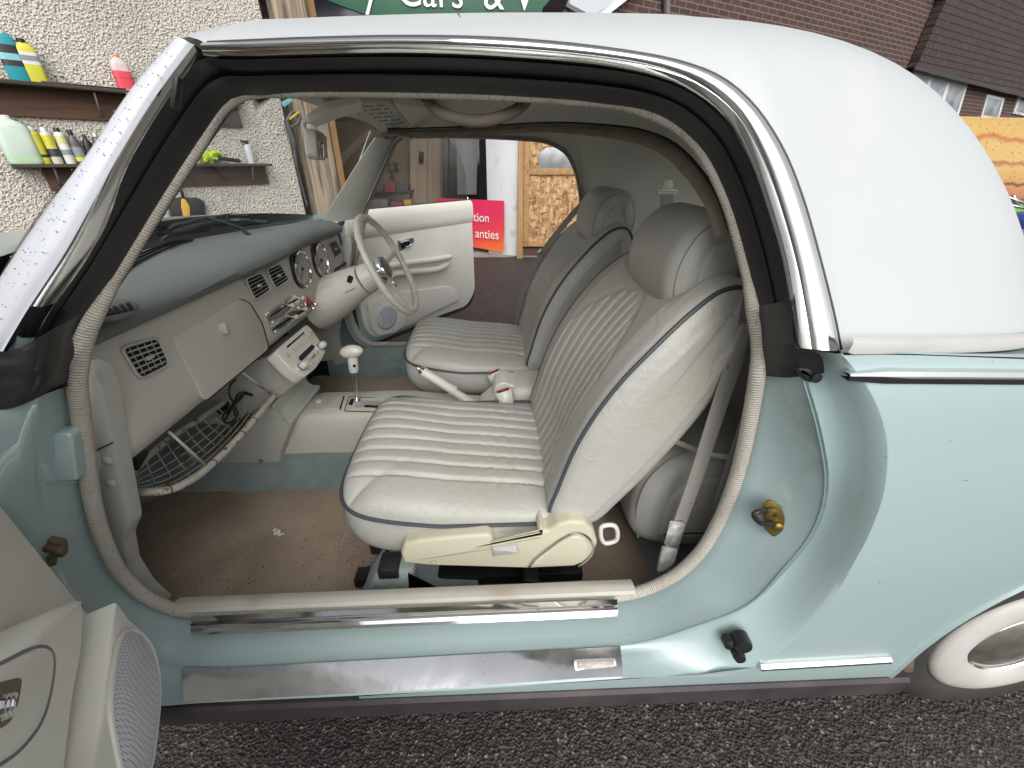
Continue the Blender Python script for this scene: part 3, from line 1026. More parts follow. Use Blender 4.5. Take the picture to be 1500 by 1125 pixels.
# rust on the arch ahead of the tyre
b = MB()
b.prism(fil([U(*p, y=.4335) for p in ((1296, 972), (1310, 962), (1345, 948), (1340, 962), (1338, 985), (1305, 985))], .006), V((0, -1, 0)), .004, .001)
b.build('arch_splash_panel', rust, car)

# ---- striker, buffer, check strap
pj = U(1130, 762, y=.484); nj = V((-.28, -1, .05)).normalized()
b = MB().prism(fil([UP(*q, pj, nj) for q in ((1116, 742), (1128, 733), (1146, 745), (1151, 762), (1146, 780), (1133, 788), (1120, 776))], .006), nj, .005, .0015)
st = b.build('door_striker', brass, car)
fm = frame(UP(1131, 751, pj + nj * .002, nj), (1, 0, 0), z=nj)
b = MB().lathe([(.011, 0), (.011, .003), (.009, .006), (.004, .006), (.003, .002), (0.0001, .002)], fm, 20)
b.build('screw', brass, st)
b = MB().lathe([(.008, 0), (.008, .004), (.004, .006), (.0001, .006)], frame(UP(1139, 771, pj + nj * .002, nj), (1, 0, 0), z=nj), 16)
b.build('screw', brass, st)
b = MB()
lp = [UP(1137, 769, pj, nj), UP(1125, 768, pj + nj * .010, nj), UP(1112, 765, pj + nj * .022, nj), UP(1104, 753, pj + nj * .024, nj), UP(1112, 749, pj + nj * .02, nj), UP(1126, 750, pj, nj)]
b.tube(cr(lp, 24), .0042, 10)
b.build('striker_loop', blackp, st)
pb = U(1083, 944, y=.415)
b = MB()
nb = V((-.1, -1, .1)).normalized()
b.lathe([(.016, -.012), (.016, .006), (.014, .012), (.0001, .013)], frame(UP(1086, 940, pb, nb), (1, 0, 0), z=nb), 18)
b.lathe([(.011, -.012), (.011, .014), (.009, .02), (.0001, .02)], frame(UP(1078, 951, pb, nb), (1, 0, 0), z=nb), 14)
b.lathe([(.012, -.012), (.011, .004), (.0001, .008)], frame(UP(1069, 943, pb, nb), (1, 0, 0), z=nb), 14)
b.build('door_stop_buffer', blackp, car)
pc = U(80, 800, y=.475)
b = MB().box(pc, (.03, .012, .036), Matrix.Rotation(.4, 3, 'Y'), .003)
b.box(pc + V((.008, -.008, .004)), (.026, .012, .012), Matrix.Rotation(.3, 3, 'Y'), .003)
b.tube([pc + V((-.006, -.006, -.014)), pc + V((.006, -.02, -.016))], .006, 8)
b.build('door_check_strap', rust, car)
# ------------------------------------------------------------------ interior of the car
def both(mb, name, mat, **k):
    o = mb.build(name, mat, car, **k)
    m2 = MB(); m2.v, m2.f, m2.uv = [mir(p) for p in mb.v], [f[::-1] for f in mb.f], mb.uv
    return o, m2.build(name, mat, car, **k)
# headlining shell
TI = cr([UT(*p, y0=.545) for p in FR['LI']], 50)
hl = shell([p + V((0, .006, 0)) for p in TI], 1, ntau=24, rearn=26)
b = rear_window(MB().grid(hl + [[mir(p) for p in c] for c in hl][::-1][1:]), .33, 1.02, 1.24)
b.build('headlining', liner, car)
# padded hoop of the folding roof and its frayed binding
def hoop(x0, dx, r, name, mat, tb=0, te=1.0, inset=.02, flat=.5):
    pts = []
    for k in range(41):
        u = -1 + 2 * k / 40
        y = YC + u * .60
        z = 1.352 - .085 * abs(u)**2.6
        x = x0 + dx * abs(u)**4
        pts.append(V((x, y, z - inset)))
    return MB().tube(pts, r, 10, up=(1, 0, 0), flat=flat).build(name, mat, car)
pts = [UT(*p, y0=.60) for p in ((760, 182), (860, 190), (940, 203), (985, 222), (1020, 258), (1045, 295), (1062, 325))]
pts = [U(560, 196, y=1.62), U(700, 192, y=1.5), U(800, 188, y=1.3), U(880, 193, y=1.05), U(940, 203, y=.9), U(985, 224, y=.80), U(1018, 258, y=.74), U(1045, 300, y=.70), U(1060, 345, y=.68)]
b = MB().tube(cr(pts, 60), .012, 10, flat=.6)
b.build('roof_edge_binding', fabric_rail, car)
b = MB()
p2_ = [q + V((.0, -.01, .012)) for q in cr(pts, 60)]
b.tube(p2_, .0025, 6)
b.build('roof_edge_gap', hole, car)
pts = [U(1024, 222, y=.69), U(1036, 246, y=.68), U(1052, 280, y=.67), U(1070, 318, y=.66)]
b = MB().tube(cr(pts, 20), .0018, 6)
b.build('lining_slot', hole, car)
# windscreen pillar lining and header lining
li = [UT(*p, y0=.545) for p in LIP]
pl_ = cr(li, 24)
b = MB()
rw = []
for k, p in enumerate(pl_):
    t = k / 23
    off = V((-.155 + .09 * t, .035, -.005 + .02 * t))
    rw.append([p + V((.004, .004, 0)), p + V((-.01, .02, .004)), p + off * .5 + V((.008, .022, .0)), p + off + V((0, .012, 0)), p + off + V((-.01, -.01, .0))])
b.grid(rw)
both(b, 'windscreen_pillar_lining', darkcream)
ws_b = [V((-1.0 + .265 * u * u, YC + u * .68, .938)) for u in [-1 + 2 * k / 24 for k in range(25)]]
ws_t = [V((-.490 + .10 * u * u, YC + u * .575, 1.298 - .036 * u * u)) for u in [-1 + 2 * k / 24 for k in range(25)]]
b = MB().grid([[p.lerp(q, s / 12) + V((-.02 * math.sin(PI * s / 12), 0, .015 * math.sin(PI * s / 12))) for s in range(13)] for p, q in zip(ws_b, ws_t)])
b.build('windscreen', glass, car)
b = MB()
half = cr([p + V((-.004, -.02 * (1 - i / 12), .010)) for i, p in enumerate(ws_t[:13])], 26)
for i in (0,): pass
rb = [[a.lerp(c, t) + V((0, 0, .012 * math.sin(PI * t))) for t in (0, .2, .4, .6, .8, 1)] for a, c in zip(half, cols[0])]
b.grid(rb); b.grid([[mir(p) for p in r_] for r_ in rb][::-1])
b.build('windscreen_header', silver, car)
b = MB()
hd = []
for k, p in enumerate(ws_t):
    u = -1 + 2 * k / 24
    z2 = 1.372 - .135 * abs(u)**3.5
    hd.append([p + V((0, 0, -.002)), V((p.x + .02, YC + u * .56, p.z + .012)), V((p.x + .06, YC + u * .55, p.z + .035)), V((-.33, YC + u * .545, z2 - .02)), V((-.30, YC + u * .545, z2))])
b.grid(hd)
b.build('header_lining', liner, car)
b = MB().tube([p + V((.004, 0, 0)) for p in ws_b], .006, 8)
for e_ in (0, -1):
    b.tube([ws_b[e_].lerp(ws_t[e_], k_ / 20) + V((.004, .006 if e_ == 0 else -.006, 0)) for k_ in range(21)], .005, 8)
b.build('windscreen_seal', rubber, car)

# floor, tunnel, bulkheads
b = MB()
def fl(x, y):
    z = .2
    if x < -1.13: z = .2 + (-1.13 - x) * 2.5
    d = abs(y - YC)
    if d < .20: z = max(z, .2 + .09 * min(1, (.20 - d) / .07))
    if x > .52: z = max(z, min(.32, .2 + (x - .52) * 1.5))
    return z
xs = [-1.26 + k * (.85 + 1.26) / 60 for k in range(61)]
ys = [.585 + k * (2 * YC - 1.17) / 60 for k in range(61)]
b.grid([[V((x, y, fl(x, y) + .003 * noise.noise(V((x * 9, y * 9, 0))))) for y in ys] for x in xs])
b.build('carpet', carpet, car)
b = MB()
b.grid([[V((x, .552, .338)), V((x, .565, .345)), V((x, .59, .315)), V((x, .605, .20))] for x in [-.85 + k * 1.35 / 30 for k in range(31)]])
both(b, 'sill_carpet', carpet)
b = MB()
b.grid([[V((-1.2, y, z)) for y in (.48, 1.99)] for z in (.3, .93)])
b.grid([[V((.855, y, z)) for y in (.62, 1.85)] for z in (.2, .88)])
b.build('bulkhead', M('dark_bulkhead', (.03, .03, .03), rough=.9), car)
# inner side trims ahead of and behind the doors
b = MB()
b.prism(fil([U(*p, y=.585) for p in ((112, 535), (140, 545), (152, 575), (166, 650), (191, 770), (181, 794), (188, 832), (212, 868), (240, 892), (200, 900), (130, 820), (100, 690))], .01), V((0, -1, 0)), .03, .006)
b.prism([V((-.79, .585, .30)), V((-.74, .585, .92)), V((-1.2, .585, .92)), V((-1.2, .585, .25))], V((0, -1, 0)), .01)
o = b.build('kick_panel', darkcream, car)
b2 = MB(); b2.v, b2.f, b2.uv = [mir(p) for p in b.v], [f[::-1] for f in b.f], b.uv
b2.build('kick_panel', darkcream, car)
for q in ((158, 675), (163, 708)):
    MB().lathe([(.009, 0), (.009, .002), (.006, .004), (.0001, .0045)], frame(U(*q, y=.584), (1, 0, 0), z=(0, -1, 0)), 18).build('trim_clip', darkcream, o)
MB().tube([U(*p, y=.5835) for p in ((128, 666), (166, 648))], .0012, 6).build('trim_joint', hole, o)
b = MB()
b.grid([[V((.42 - .0 * k, .585, z)), V((.50, .60, z)), V((.86, .60, z))] for k, z in enumerate((.25, .45, .7, .90, .93))])
both(b, 'rear_side_trim', darkcream)
# rear shelf and rear seat
def puff(prof, yc, hw, r, M_=72, K=60, groove=None, taper=None, bulge=.008, capn=7, zdrop=None, capi=.012):
    pts = cr(prof, M_, closed=True)
    cen = V((sum(p.x for p in pts) / M_, 0, sum(p.z for p in pts) / M_))
    nor = []
    area = sum(pts[i - 1].x * pts[i].z - pts[i].x * pts[i - 1].z for i in range(M_))
    sg = 1 if area > 0 else -1
    for i in range(M_):
        t = (pts[(i + 1) % M_] - pts[i - 1]).normalized()
        nor.append(V((t.z, 0, -t.x)) * sg)
    # dense stations at the rounded edges
    st = []
    for j in range(9):
        a = PI / 2 * j / 8
        st.append(-hw + r * (1 - math.sin(a)) if False else -(hw - r) - r * math.cos(a))
    st += [-(hw - r) + 2 * (hw - r) * j / K for j in range(1, K)]
    st += [-s for s in st[:9][::-1]]
    rings = []
    for y in st:
        s = max(0, abs(y) - (hw - r)) / r
        d = r * (1 - math.sqrt(max(0, 1 - s * s)))
        ring = []
        for i, p in enumerate(pts):
            g = groove(p, y, i / M_) if groove else 0
            tp = taper(p) if taper else 0
            q = p - nor[i] * (d + g)
            ring.append(V((q.x, yc + y * (1 - tp), q.z - (zdrop(p, y) if zdrop else 0))))
        rings.append(ring)
    mb = MB().grid(rings, cv=True)
    for ring, sgn in ((rings[0], -1), (rings[-1], 1)):
        cap = [ring]
        for k in range(1, 6):
            f = k / 5
            cap.append([p - nor[i] * (capi * f) + V((0, sgn * bulge * math.sin(PI / 2 * f), 0)) for i, p in enumerate(ring)])
        mb.grid(cap, cv=True)
        mb.add(cap[-1], [list(range(M_))])
    return mb, rings, st, pts
P3 = lambda l: [V((x, 0, z)) for x, z in l]
mb, *_r = puff(P3([(.33, .34), (.315, .45), (.335, .54), (.40, .60), (.52, .605), (.66, .57), (.72, .5), (.72, .34), (.5, .30)]), YC, .56, .06, K=20)
rs = mb.build('rear_seat_cushion', leather_b, car)
b = MB()
sg = [V((.335 + .003, .70, .34)), V((.322, .70, .45)), V((.34, .70, .535)), V((.40, .70, .598)), V((.52, .70, .603))]
b.tube(cr(sg, 24), .0022, 6)
b.tube([V((.4, .676, .46)), V((.55, .676, .47)), V((.7, .676, .47))], .002, 6)
b.build('rear_seat_seam', M('seam_thread', (.36, .35, .31), rough=.7), rs)
mb, *_r = puff(P3([(.62, .52), (.66, .70), (.71, .87), (.77, .88), (.80, .52)]), YC, .50, .05, K=14)
mb.build('rear_seat_back', leather_b, car)
b = MB().box((.76, YC, .90), (.20, 1.05, .02), None, .004)
b.build('rear_shelf', darkcream, car)
b = MB()
b.box((.56, .68, .66), (.10, .06, .05), None, .01)
b.tube([V((.36, .70, .64)), V((.42, .66, .63)), V((.56, .63, .62))], .006, 6)
b.build('belt_reel_cover', darkcream, car)

# ---- front seats
def cushion(yc):
    x0, x1, hw = -.345, .175, .252
    cx, hx = (x0 + x1) / 2, (x1 - x0) / 2
    def zs(x):      # seam height
        return .480 + .040 * max(0, (-.12 - x) / .22)**1.3
    def top(X, Y, x, y):
        rx = max(0, 1 - abs(X)**5)
        ry = max(0, 1 - abs(Y)**4.5)
        c = .066 - .030 * max(0, (x + .15) / .32)
        z = zs(x) + c * (rx * ry)**.5 - .022 * max(0, y / .25)**2 * max(0, 1 - abs(X)**6)
        g = 0
        inner = 1 - max(0, min(1, (abs(y) - .16) / .02))
        if abs(y) < .185:
            for k in range(9):
                gy = -.168 + .042 * k
                dd = (y - gy) / .0042
                g += math.exp(-dd * dd)
        fade = max(0, min(1, (.985 - abs(X)) / .12))
        z -= .0062 * min(g, 1) * fade
        z += .0035 * abs(math.cos(PI * (y + .168) / .042)) ** .7 * fade * (1 if abs(y) < .168 else 0) if False else 0
        # creases in the worn hide
        cw = math.exp(-((x - .00) / .06)**2) * (1 if abs(y) < .2 else 0)
        z += .0026 * cw * math.sin(x * 210 + 2.5 * noise.noise(V((x * 18, y * 22, yc)))) * (.5 + noise.noise(V((y * 30, x * 6, 1))))
        z += .004 * noise.noise(V((x * 7, y * 7, yc))) * min(1, 3 * rx * ry)
        if abs(y) < .168: z += .0024 * abs(math.sin(PI * (y + .168) / .042))**.6 * fade * min(1, 2 * rx)
        return z
    mb = MB()
    NXs, NYs = 90, 170
    ring_par = []
    def plan(X, Y):          # square -> superellipse
        a = abs(X)**7 + abs(Y)**7
        r = max(abs(X), abs(Y))
        k = r / (a**(1 / 7)) if a > 0 else 1
        return X * k, Y * k
    def pos(X, Y):
        px, py = plan(X, Y)
        x = cx + px * hx - .012 * (1 - py * py) * (1 if px < 0 else 0) * abs(px)
        return px, py, x, py * hw
    def spread(t): return math.copysign(1 - (1 - abs(t))**1.35, t)
    rows = []
    for i in range(NXs + 1):
        r = []
        for j in range(NYs + 1):
            X, Y = spread(-1 + 2 * i / NXs), -1 + 2 * j / NYs
            px, py, x, y = pos(X, Y)
            r.append(V((x, yc + y, top(X, Y, x, y))))
        rows.append(r)
    mb.grid(rows)
    # border walls
    per = []
    for j in range(NYs + 1): per.append((spread(-1), -1 + 2 * j / NYs))
    for i in range(1, NXs + 1): per.append((spread(-1 + 2 * i / NXs), 1))
    for j in range(NYs - 1, -1, -1): per.append((1, -1 + 2 * j / NYs))
    for i in range(NXs - 1, 0, -1): per.append((spread(-1 + 2 * i / NXs), -1))
    wall = MB()
    rws, pip = [], []
    for X, Y in per:
        px, py, x, y = pos(X, Y)
        base = V((x, yc + y, zs(x)))
        o_ = V((px**3 * hw, py**3 * hx, 0)).normalized() if abs(px) + abs(py) > 0 else V((1, 0, 0))
        o_ = V((math.copysign(abs(px)**6, px), math.copysign(abs(py)**6, py), 0)).normalized()
        zb = .372 if x > -.25 else .372 + .02 * ((-.25 - x) / .1)
        q = []
        for k in range(11):
            t = k / 10
            q.append(base + o_ * (.006 * math.sin(PI * t) - .030 * t**3.5) + V((0, 0, (zb - base.z) * t)))
            if k: q[-1] += o_ * .003 * noise.noise(q[-1] * 9)
        rws.append(q)
        pip.append(base + o_ * .003 + V((0, 0, .001)))
    wall.grid(rws, cu=True)
    wall.add([r[-1] for r in rws], [list(range(len(rws)))])
    pipe = MB().tube(pip, .0042, 8, closed=True, up=(0, 0, 1))
    return mb, wall, pipe
BACK = P3([(.098, .50), (.112, .56), (.146, .68), (.203, .80), (.262, .885), (.325, .95), (.380, .985), (.425, .985), (.448, .935), (.432, .85), (.392, .75), (.328, .63), (.256, .52), (.21, .462), (.158, .445), (.108, .455)])
def backrest(yc):
    def gr(p, y, u):
        if u > .56 or p.z < .47: return 0
        f = max(0, min(1, (.925 - .12 * (y / .16)**2 - p.z) / .02))
        g = 0
        for k in range(9):
            gy = -.160 + .040 * k
            g += math.exp(-((y - gy) / .0042)**2)
        v = .0046 * min(g, 1) * f if abs(y) < .175 else 0
        c = .018 * max(0, 1 - (y / .17)**2) * max(0, min(1, (p.z - .5) / .1)) * (1 if u < .45 else 0)     # hollow between the bolsters
        c += .050 * max(0, 1 - (y / .19)**2) * max(0, min(1, (p.z - .925) / .05))
        if abs(y) < .16: v -= .0014 * abs(math.sin(PI * (y + .160) / .040))**.6 * f
        seam = .004 * math.exp(-((p.z - (.928 - .12 * (y / .16)**2)) / .004)**2) if abs(y) < .175 else 0
        return v + c + seam
    def tp(p):
        return .16 * max(0, (p.z - .86) / .14)**2
    mb, rings, st, pts = puff(BACK, yc, .252, .034, M_=150, K=130, groove=gr, taper=tp, bulge=.003, zdrop=lambda p, y: .014 * max(0, (abs(y) - .10) / .15)**2 * max(0, min(1, (p.z - .75) / .22)) if abs(y) > .1 else 0)
    n = len(pts)
    pip = []
    for ri in (5, -6):
        ring = rings[ri]
        q = [p + V((0, (-1 if ri > 0 else 1) * .0015, 0)) for i, p in enumerate(ring) if i / n < .50 or p.z > .97 and i / n < .53]
        pip.append(q)
    return mb, [MB().tube(q, .0042, 8) for q in pip]
HEAD = P3([(.328, .90), (.314, .96), (.325, 1.02), (.36, 1.065), (.41, 1.08), (.455, 1.06), (.475, 1.0), (.465, .93), (.43, .88), (.375, .865)])
def headrest(yc):
    mb, rings, st, pts = puff(HEAD, yc, .150, .045, M_=60, K=30, bulge=.006, capi=.003, taper=lambda p: .10 * max(0, (p.z - 1.0) / .08)**2)
    return mb, [MB().tube([p for p in rings[ri]], .0012, 6, closed=True) for ri in (4, -5)]
def make_seat(yc, near):
    s = bpy.data.objects.new('front_seat', None)
    COL.objects.link(s)
    W[s] = Matrix.Translation((0, yc, .2))
    s.parent = car
    s.matrix_basis = W[car].inverted() @ W[s]
    mb, wall, pipe = cushion(yc)
    mb.build('seat_cushion', leather, s)
    wall.build('cushion_border', leather_b, s)
    pipe.build('piping', piping, s)
    mb, pipe = backrest(yc)
    mb.build('backrest', leather, s)
    for q in pipe: q.build('piping', piping, s)
    mb, seam = headrest(yc)
    mb.build('headrest', leather_b, s)
    for q in seam: q.build('seam', M('headrest_seam', (.20, .195, .18), rough=.7) if 'headrest_seam' not in bpy.data.materials else bpy.data.materials['headrest_seam'], s)
    b = MB()
    for dy in (-.05, .05):
        b.tube([V((.385, yc + dy, .90)), V((.36, yc + dy, .95))], .005, 10)
        b.tube([V((.33, yc + dy, .953)), V((.33, yc + dy, .960))], .007, 10)
    b.build('headrest_post', chrome, s)
    b = MB()
    for dy in (-.2, .2):
        b.box((-.08, yc + dy, .255), (.56, .04, .03), None, .004)
        b.box((-.25, yc + dy, .32), (.04, .035, .11), None, .004)
        b.box((.12, yc + dy, .31), (.05, .035, .11), None, .004)
    b.box((-.08, yc, .35), (.46, .40, .03))
    b.build('seat_rail', blackp, s)
    return s
near = make_seat(.877, True)
far = make_seat(2 * YC - .877, False)
near['label'] = 'ivory passenger seat nearest the camera'
# recliner cover on the near seat
yr = .595
b = MB().prism(fil([U(*p, y=yr) for p in ((586, 812), (591, 798), (610, 793), (656, 788), (714, 783), (721, 787), (725, 797), (757, 795), (776, 791), (788, 785), (787, 776), (794, 771), (797, 778), (803, 778), (817, 769), (836, 764), (858, 766), (870, 778), (876, 796), (871, 812), (856, 825), (841, 831), (776, 834), (704, 832), (632, 830), (591, 826))], .006), V((0, -1, 0)), .045, .009, 4)
rc = b.build('recliner_cover', recl, near)
b = MB().prism(fil([U(*p, y=yr - .006) for p in ((779, 831), (783, 822), (826, 792), (843, 785), (858, 790), (865, 806), (858, 820), (846, 829))], .02), V((0, -1, 0)), .012, .005, 3)
b.build('recliner_cap', recl, rc)
b = MB().tube(cr([U(*p, y=yr - .0035) for p in ((775, 831), (783, 820), (826, 788), (846, 781), (862, 788), (870, 806), (860, 821), (847, 830))], 60), .0022, 8)
b.build('recliner_trim', chrome, rc)
b = MB().prism(fil([U(*p, y=yr - .009) for p in ((721, 804), (758, 800), (761, 811), (722, 816))], .002), V((0, -1, 0)), .02, .003, 2)
b.build('recline_lever', M('grey_lever', (.45, .45, .43), rough=.4), rc)
b = MB().tube(cr([U(*p, y=yr + .014) for p in ((757, 796), (758, 788), (775, 790), (800, 776), (818, 764))], 24), .003, 8)
b.build('lever_spring', chrome, rc)
b = MB().lathe([(.0075, .0005), (.006, .001), (.005, -.004), (.0001, -.004)], frame(U(635, 824, y=yr), (1, 0, 0), z=(0, -1, 0)), 18)
b.build('screw_hole', M('shadowed_hole', (.3, .28, .2), rough=.6), rc)
b = MB().tube(fil([U(*p, y=.63) for p in ((880, 770), (900, 768), (905, 778), (904, 792), (886, 797), (880, 788))], .012, 6), .0052, 10, closed=True)
b.build('tilt_strap_loop', whitep, near)
b = MB()
b.box(U(572, 828, y=.62), (.045, .05, .03), None, .004)
b.build('seat_rail_foot', blackp, near)
# carpeted hump under the seat edge, rail end cap
b = MB()
b.prism(fil([U(*p, y=.60) for p in ((520, 895), (548, 846), (570, 838), (604, 835), (606, 870), (640, 880), (700, 882), (700, 905))], .01), V((0, -1, 0)), .10, .01, 3)
b.build('carpeted_crossmember', carpet, car)
b = MB().box(U(775, 848, y=.625), (.035, .05, .05), Matrix.Rotation(.25, 3, 'Y'), .008)
b.build('rail_end_cap', blackp, near)

# ---- console, lever, handbrake, armrest, buckles
def xsec(x, zt, hw, zb=.28):
    L = [(-hw - .012, zb), (-hw - .006, zb + .5 * (zt - zb)), (-hw, zt - .022), (-hw + .008, zt - .008), (-hw + .022, zt), (0, zt + .002), (hw - .022, zt), (hw - .008, zt - .008), (hw, zt - .022), (hw + .006, zb + .5 * (zt - zb)), (hw + .012, zb)]
    return [V((x, YC + a, z)) for a, z in L]
b = MB()
b.grid([xsec(x, zt, .088) for x, zt in ((-.745, .282), (-.735, .31), (-.71, .36), (-.68, .405), (-.655, .425), (-.62, .432), (-.5, .432), (-.4, .435), (-.3, .432), (-.2, .42), (.02, .40), (.2, .40))])
cs = b.build('centre_console', dashp, car)
zc_ = .4345
def C_(px, py, z=zc_): return U(px, py, z=z)
b = MB().prism(fil([C_(*p) for p in ((505, 601), (512, 582), (572, 585), (566, 603))], .008), V((0, 0, 1)), .003, .0008)
gp = b.build('selector_plate', dashp, cs)
b = MB().tube(fil([C_(*p, z=zc_ + .0003) for p in ((504, 602), (511, 581), (573, 584), (567, 604))], .008), .0012, 6, closed=True)
b.build('plate_gap', hole, cs)
b = MB().prism(fil([C_(*p, z=zc_ + .002) for p in ((520, 596), (524, 586), (565, 588), (561, 597))], .003), V((0, 0, 1)), .002)
b.build('gate', M('gate_grey', (.35, .35, .36), rough=.3), gp)
b = MB().prism([C_(*p, z=zc_ + .004) for p in ((533, 596), (535, 593), (559, 594), (557, 597))], V((0, 0, 1)), .001)
b.prism([C_(*p, z=zc_ + .004) for p in ((510, 592), (514, 584), (519, 584), (516, 593))], V((0, 0, 1)), .001)
b.build('gate_slot', hole, gp)
for nm, q in (('ashtray_lid', ((456, 599), (466, 582), (478, 580), (470, 599))), ('console_switch_panel', ((475, 599), (483, 580), (503, 580), (497, 598)))):
    b = MB().prism(fil([C_(*p, z=zc_ + .002) for p in q], .004), V((0, 0, 1)), .004, .001)
    b.build(nm, darkcream, cs)
b = MB().prism([C_(*p, z=zc_ + .003) for p in ((497, 599), (503, 580), (504.5, 580), (499, 599))], V((0, 0, 1)), .002)
b.build('panel_slot', hole, cs)
b = MB().lathe([(.010, 0), (.010, .006), (.006, .009), (.0001, .010)], frame(C_(467, 589), (1, 0, 0), z=(0, 0, 1)), 18)
b.build('lighter_knob', whitep, cs)
# gear lever
base = U(524, 594, y=1.235)
kn = U(516, 520, y=1.235)
ax = (kn - base).normalized()
b = MB().tube([base - ax * .02, base + ax * .2], .0055, 12)
gl = b.build('gear_lever', chrome, car)
b = MB().tube([U(523, 604, y=1.225), U(524, 586, y=1.225)], .009, 10)
b.build('lever_foot', chrome, gl)
b = MB().lathe([(.0001, -.060), (.014, -.060), (.016, -.05), (.016, -.015), (.0125, -.004), (.012, .004)], frame(kn, (0, -1, 0), z=ax), 24)
b.build('lever_collar', whitep, gl)
kx = V((1, -.1, .18)).normalized()
b = MB().lathe([(.0001, -.040), (.009, -.037), (.017, -.027), (.022, -.010), (.022, .006), (.018, .022), (.011, .033), (.004, .038), (.0001, .039)], frame(kn + V((0, 0, .012)), (0, 0, 1), z=kx), 28)
b.build('lever_knob', ivory, gl)
MB().lathe([(.005, 0), (.005, .001), (.0001, .001)], frame(U(519, 536, y=1.218), (1, 0, 0), z=(0.2, -1, .3)), 14).build('lever_button', hole, gl)
# handbrake
h0, h1, h2_ = U(618, 543, y=1.21), U(664, 572, y=1.21), U(712, 600, y=1.21)
b = MB().tube([h0, h1], .0155, 14, flat=.9)
hb = b.build('handbrake_grip', whitep, car)
MB().lathe([(.0155, -.002), (.012, .006), (.006, .010), (.006, .018), (.0001, .02)], frame(h0, (0, 1, 0), z=h0 - h1), 18).build('handbrake_button', chrome, hb)
MB().tube([h1 + (h0 - h1) * .08, h1 - (h0 - h1) * .04], .018, 14).build('grip_collar', whitep, hb)
b = MB()
rw = []
for k in range(9):
    t = k / 8
    c_ = h1.lerp(h2_, t) - V((0, 0, .012 * t))
    r = .016 + .014 * t
    rw.append([c_ + V((math.sin(a) * -.3 * r, math.cos(a) * r * .8, math.sin(a) * r * (1.6 if math.sin(a) < 0 else 1))) for a in [i * 2 * PI / 16 for i in range(16)]])
b.grid(rw, cv=True)
b.build('handbrake_gaiter', whitep, hb)
b = MB()
b.prism(fil([U(*p, y=1.19) for p in ((700, 600), (722, 583), (724, 566), (738, 560), (760, 566), (762, 612), (715, 606))], .012), V((0, -1, 0)), .09, .006, 3)
b.build('handbrake_bracket_cover', whitep, car)
# armrest box
b = MB().box(V((.135, 1.235, .463)), (.19, .155, .095), None, .025, 5)
ar = b.build('armrest_box', dashp, car)
b = MB().tube([V((.045, 1.1565, .455)), V((.23, 1.1565, .455))], .0013, 6)
b.build('lid_gap', hole, ar)
def buckle(px, y, name, tilt):
    p0 = U(*px[0], y=y); p1 = U(*px[1], y=y)
    ax = (p0 - p1).normalized()
    L = (p0 - p1).length
    m = frame(p1, (1, 0, 0) if abs(ax.x) < .8 else (0, 0, 1), z=ax)
    fr_x = V(tilt)
    m = frame(p1, fr_x, z=ax)
    b = MB()
    bm = bmesh.new()
    bmesh.ops.create_cube(bm, size=1)
    for v in bm.verts:
        top_ = v.co.z > 0
        v.co = V((v.co.x * (.052 if top_ else .036), v.co.y * (.026 if top_ else .02), (v.co.z + .5) * L))
    bmesh.ops.bevel(bm, geom=bm.edges[:], offset=.003, segments=2, affect='EDGES')
    b.frombm(bm, m)
    o = b.build(name, whitep, car)
    b = MB().box((0, .003, L + .0005), (.038, .008, .002))
    b.v = [m @ v for v in b.v]
    b.build('release_button', redp, o)
    b = MB().box((0, -.006, L + .0005), (.038, .005 if abs(fr_x.x) > .5 else .012, .002))
    b.v = [m @ v for v in b.v]
    b.build('buckle_slot', hole, o)
    return o
buckle(((737, 572), (748, 606)), 1.135, 'belt_buckle', (1, .1, .1))
buckle(((723, 545), (736, 572)), 1.30, 'belt_buckle', (.7, .1, .6))

# ---- dashboard
XD = -.662
def dsec(y):
    u = (y - YC) / .65
    e = max(0, abs(u) - .93) / .07
    xb = -1.015 + .235 * u * u
    s = .02 * e
    hood = .012 * math.exp(-((y - 1.53) / .17)**4)
    return dict(
        pad=[(xb, .915), (xb, .934), (xb + .02, .940), (-.80, .944 + hood * .3), (-.72, .943 + hood), (-.67 - s, .937 + hood), (-.648 - s, .926 + hood), (-.640 - s, .915 + hood * .8), (-.643 - s, .904 + hood * .7), (-.655 - s, .895 + hood * .6), (-.68 - s, .893 + hood * .6)],
        face=[(-.70, .899 + hood * .6), (-.672 - s, .895 + hood * .6), (XD - s, .872), (XD - s, .80), (XD - s, .72), (-.668 - s, .695), (-.685 - s, .672), (-.715, .656), (-.78, .648), (-.95, .66)])
ysd = [.575, .578, .585, .60] + [.62 + k * (1.85 - .62) / 50 for k in range(51)] + [1.87, 1.885, 1.892, 1.895]
def shr(y, L, c=(-.8, .80)):
    e = 0
    if y < .60: e = 1 - math.sqrt(max(0, 1 - ((.60 - y) / .025)**2))
    if y > 1.87: e = 1 - math.sqrt(max(0, 1 - ((y - 1.87) / .025)**2))
    return [V((x + (c[0] - x) * .12 * e, y, z + (c[1] - z) * .12 * e)) for x, z in L]
b = MB()
rws = [cr(shr(y, dsec(y)['pad']), 40) for y in ysd]
b.grid(rws)
b.add(rws[0], [list(range(40))]); b.add(rws[-1], [list(range(40))])
dash = MB()
rws = [cr(shr(y, dsec(y)['face']), 36) for y in ysd]
dash.grid(rws)
dash.add(rws[0], [list(range(36))]); dash.add(rws[-1], [list(range(36))])
db = dash.build('dashboard', dashp, car)
b.build('dash_pad', padm, db)
def PF(px, py, d=.0): return U(px, py, x=XD + d)
NXv = V((1, 0, 0))
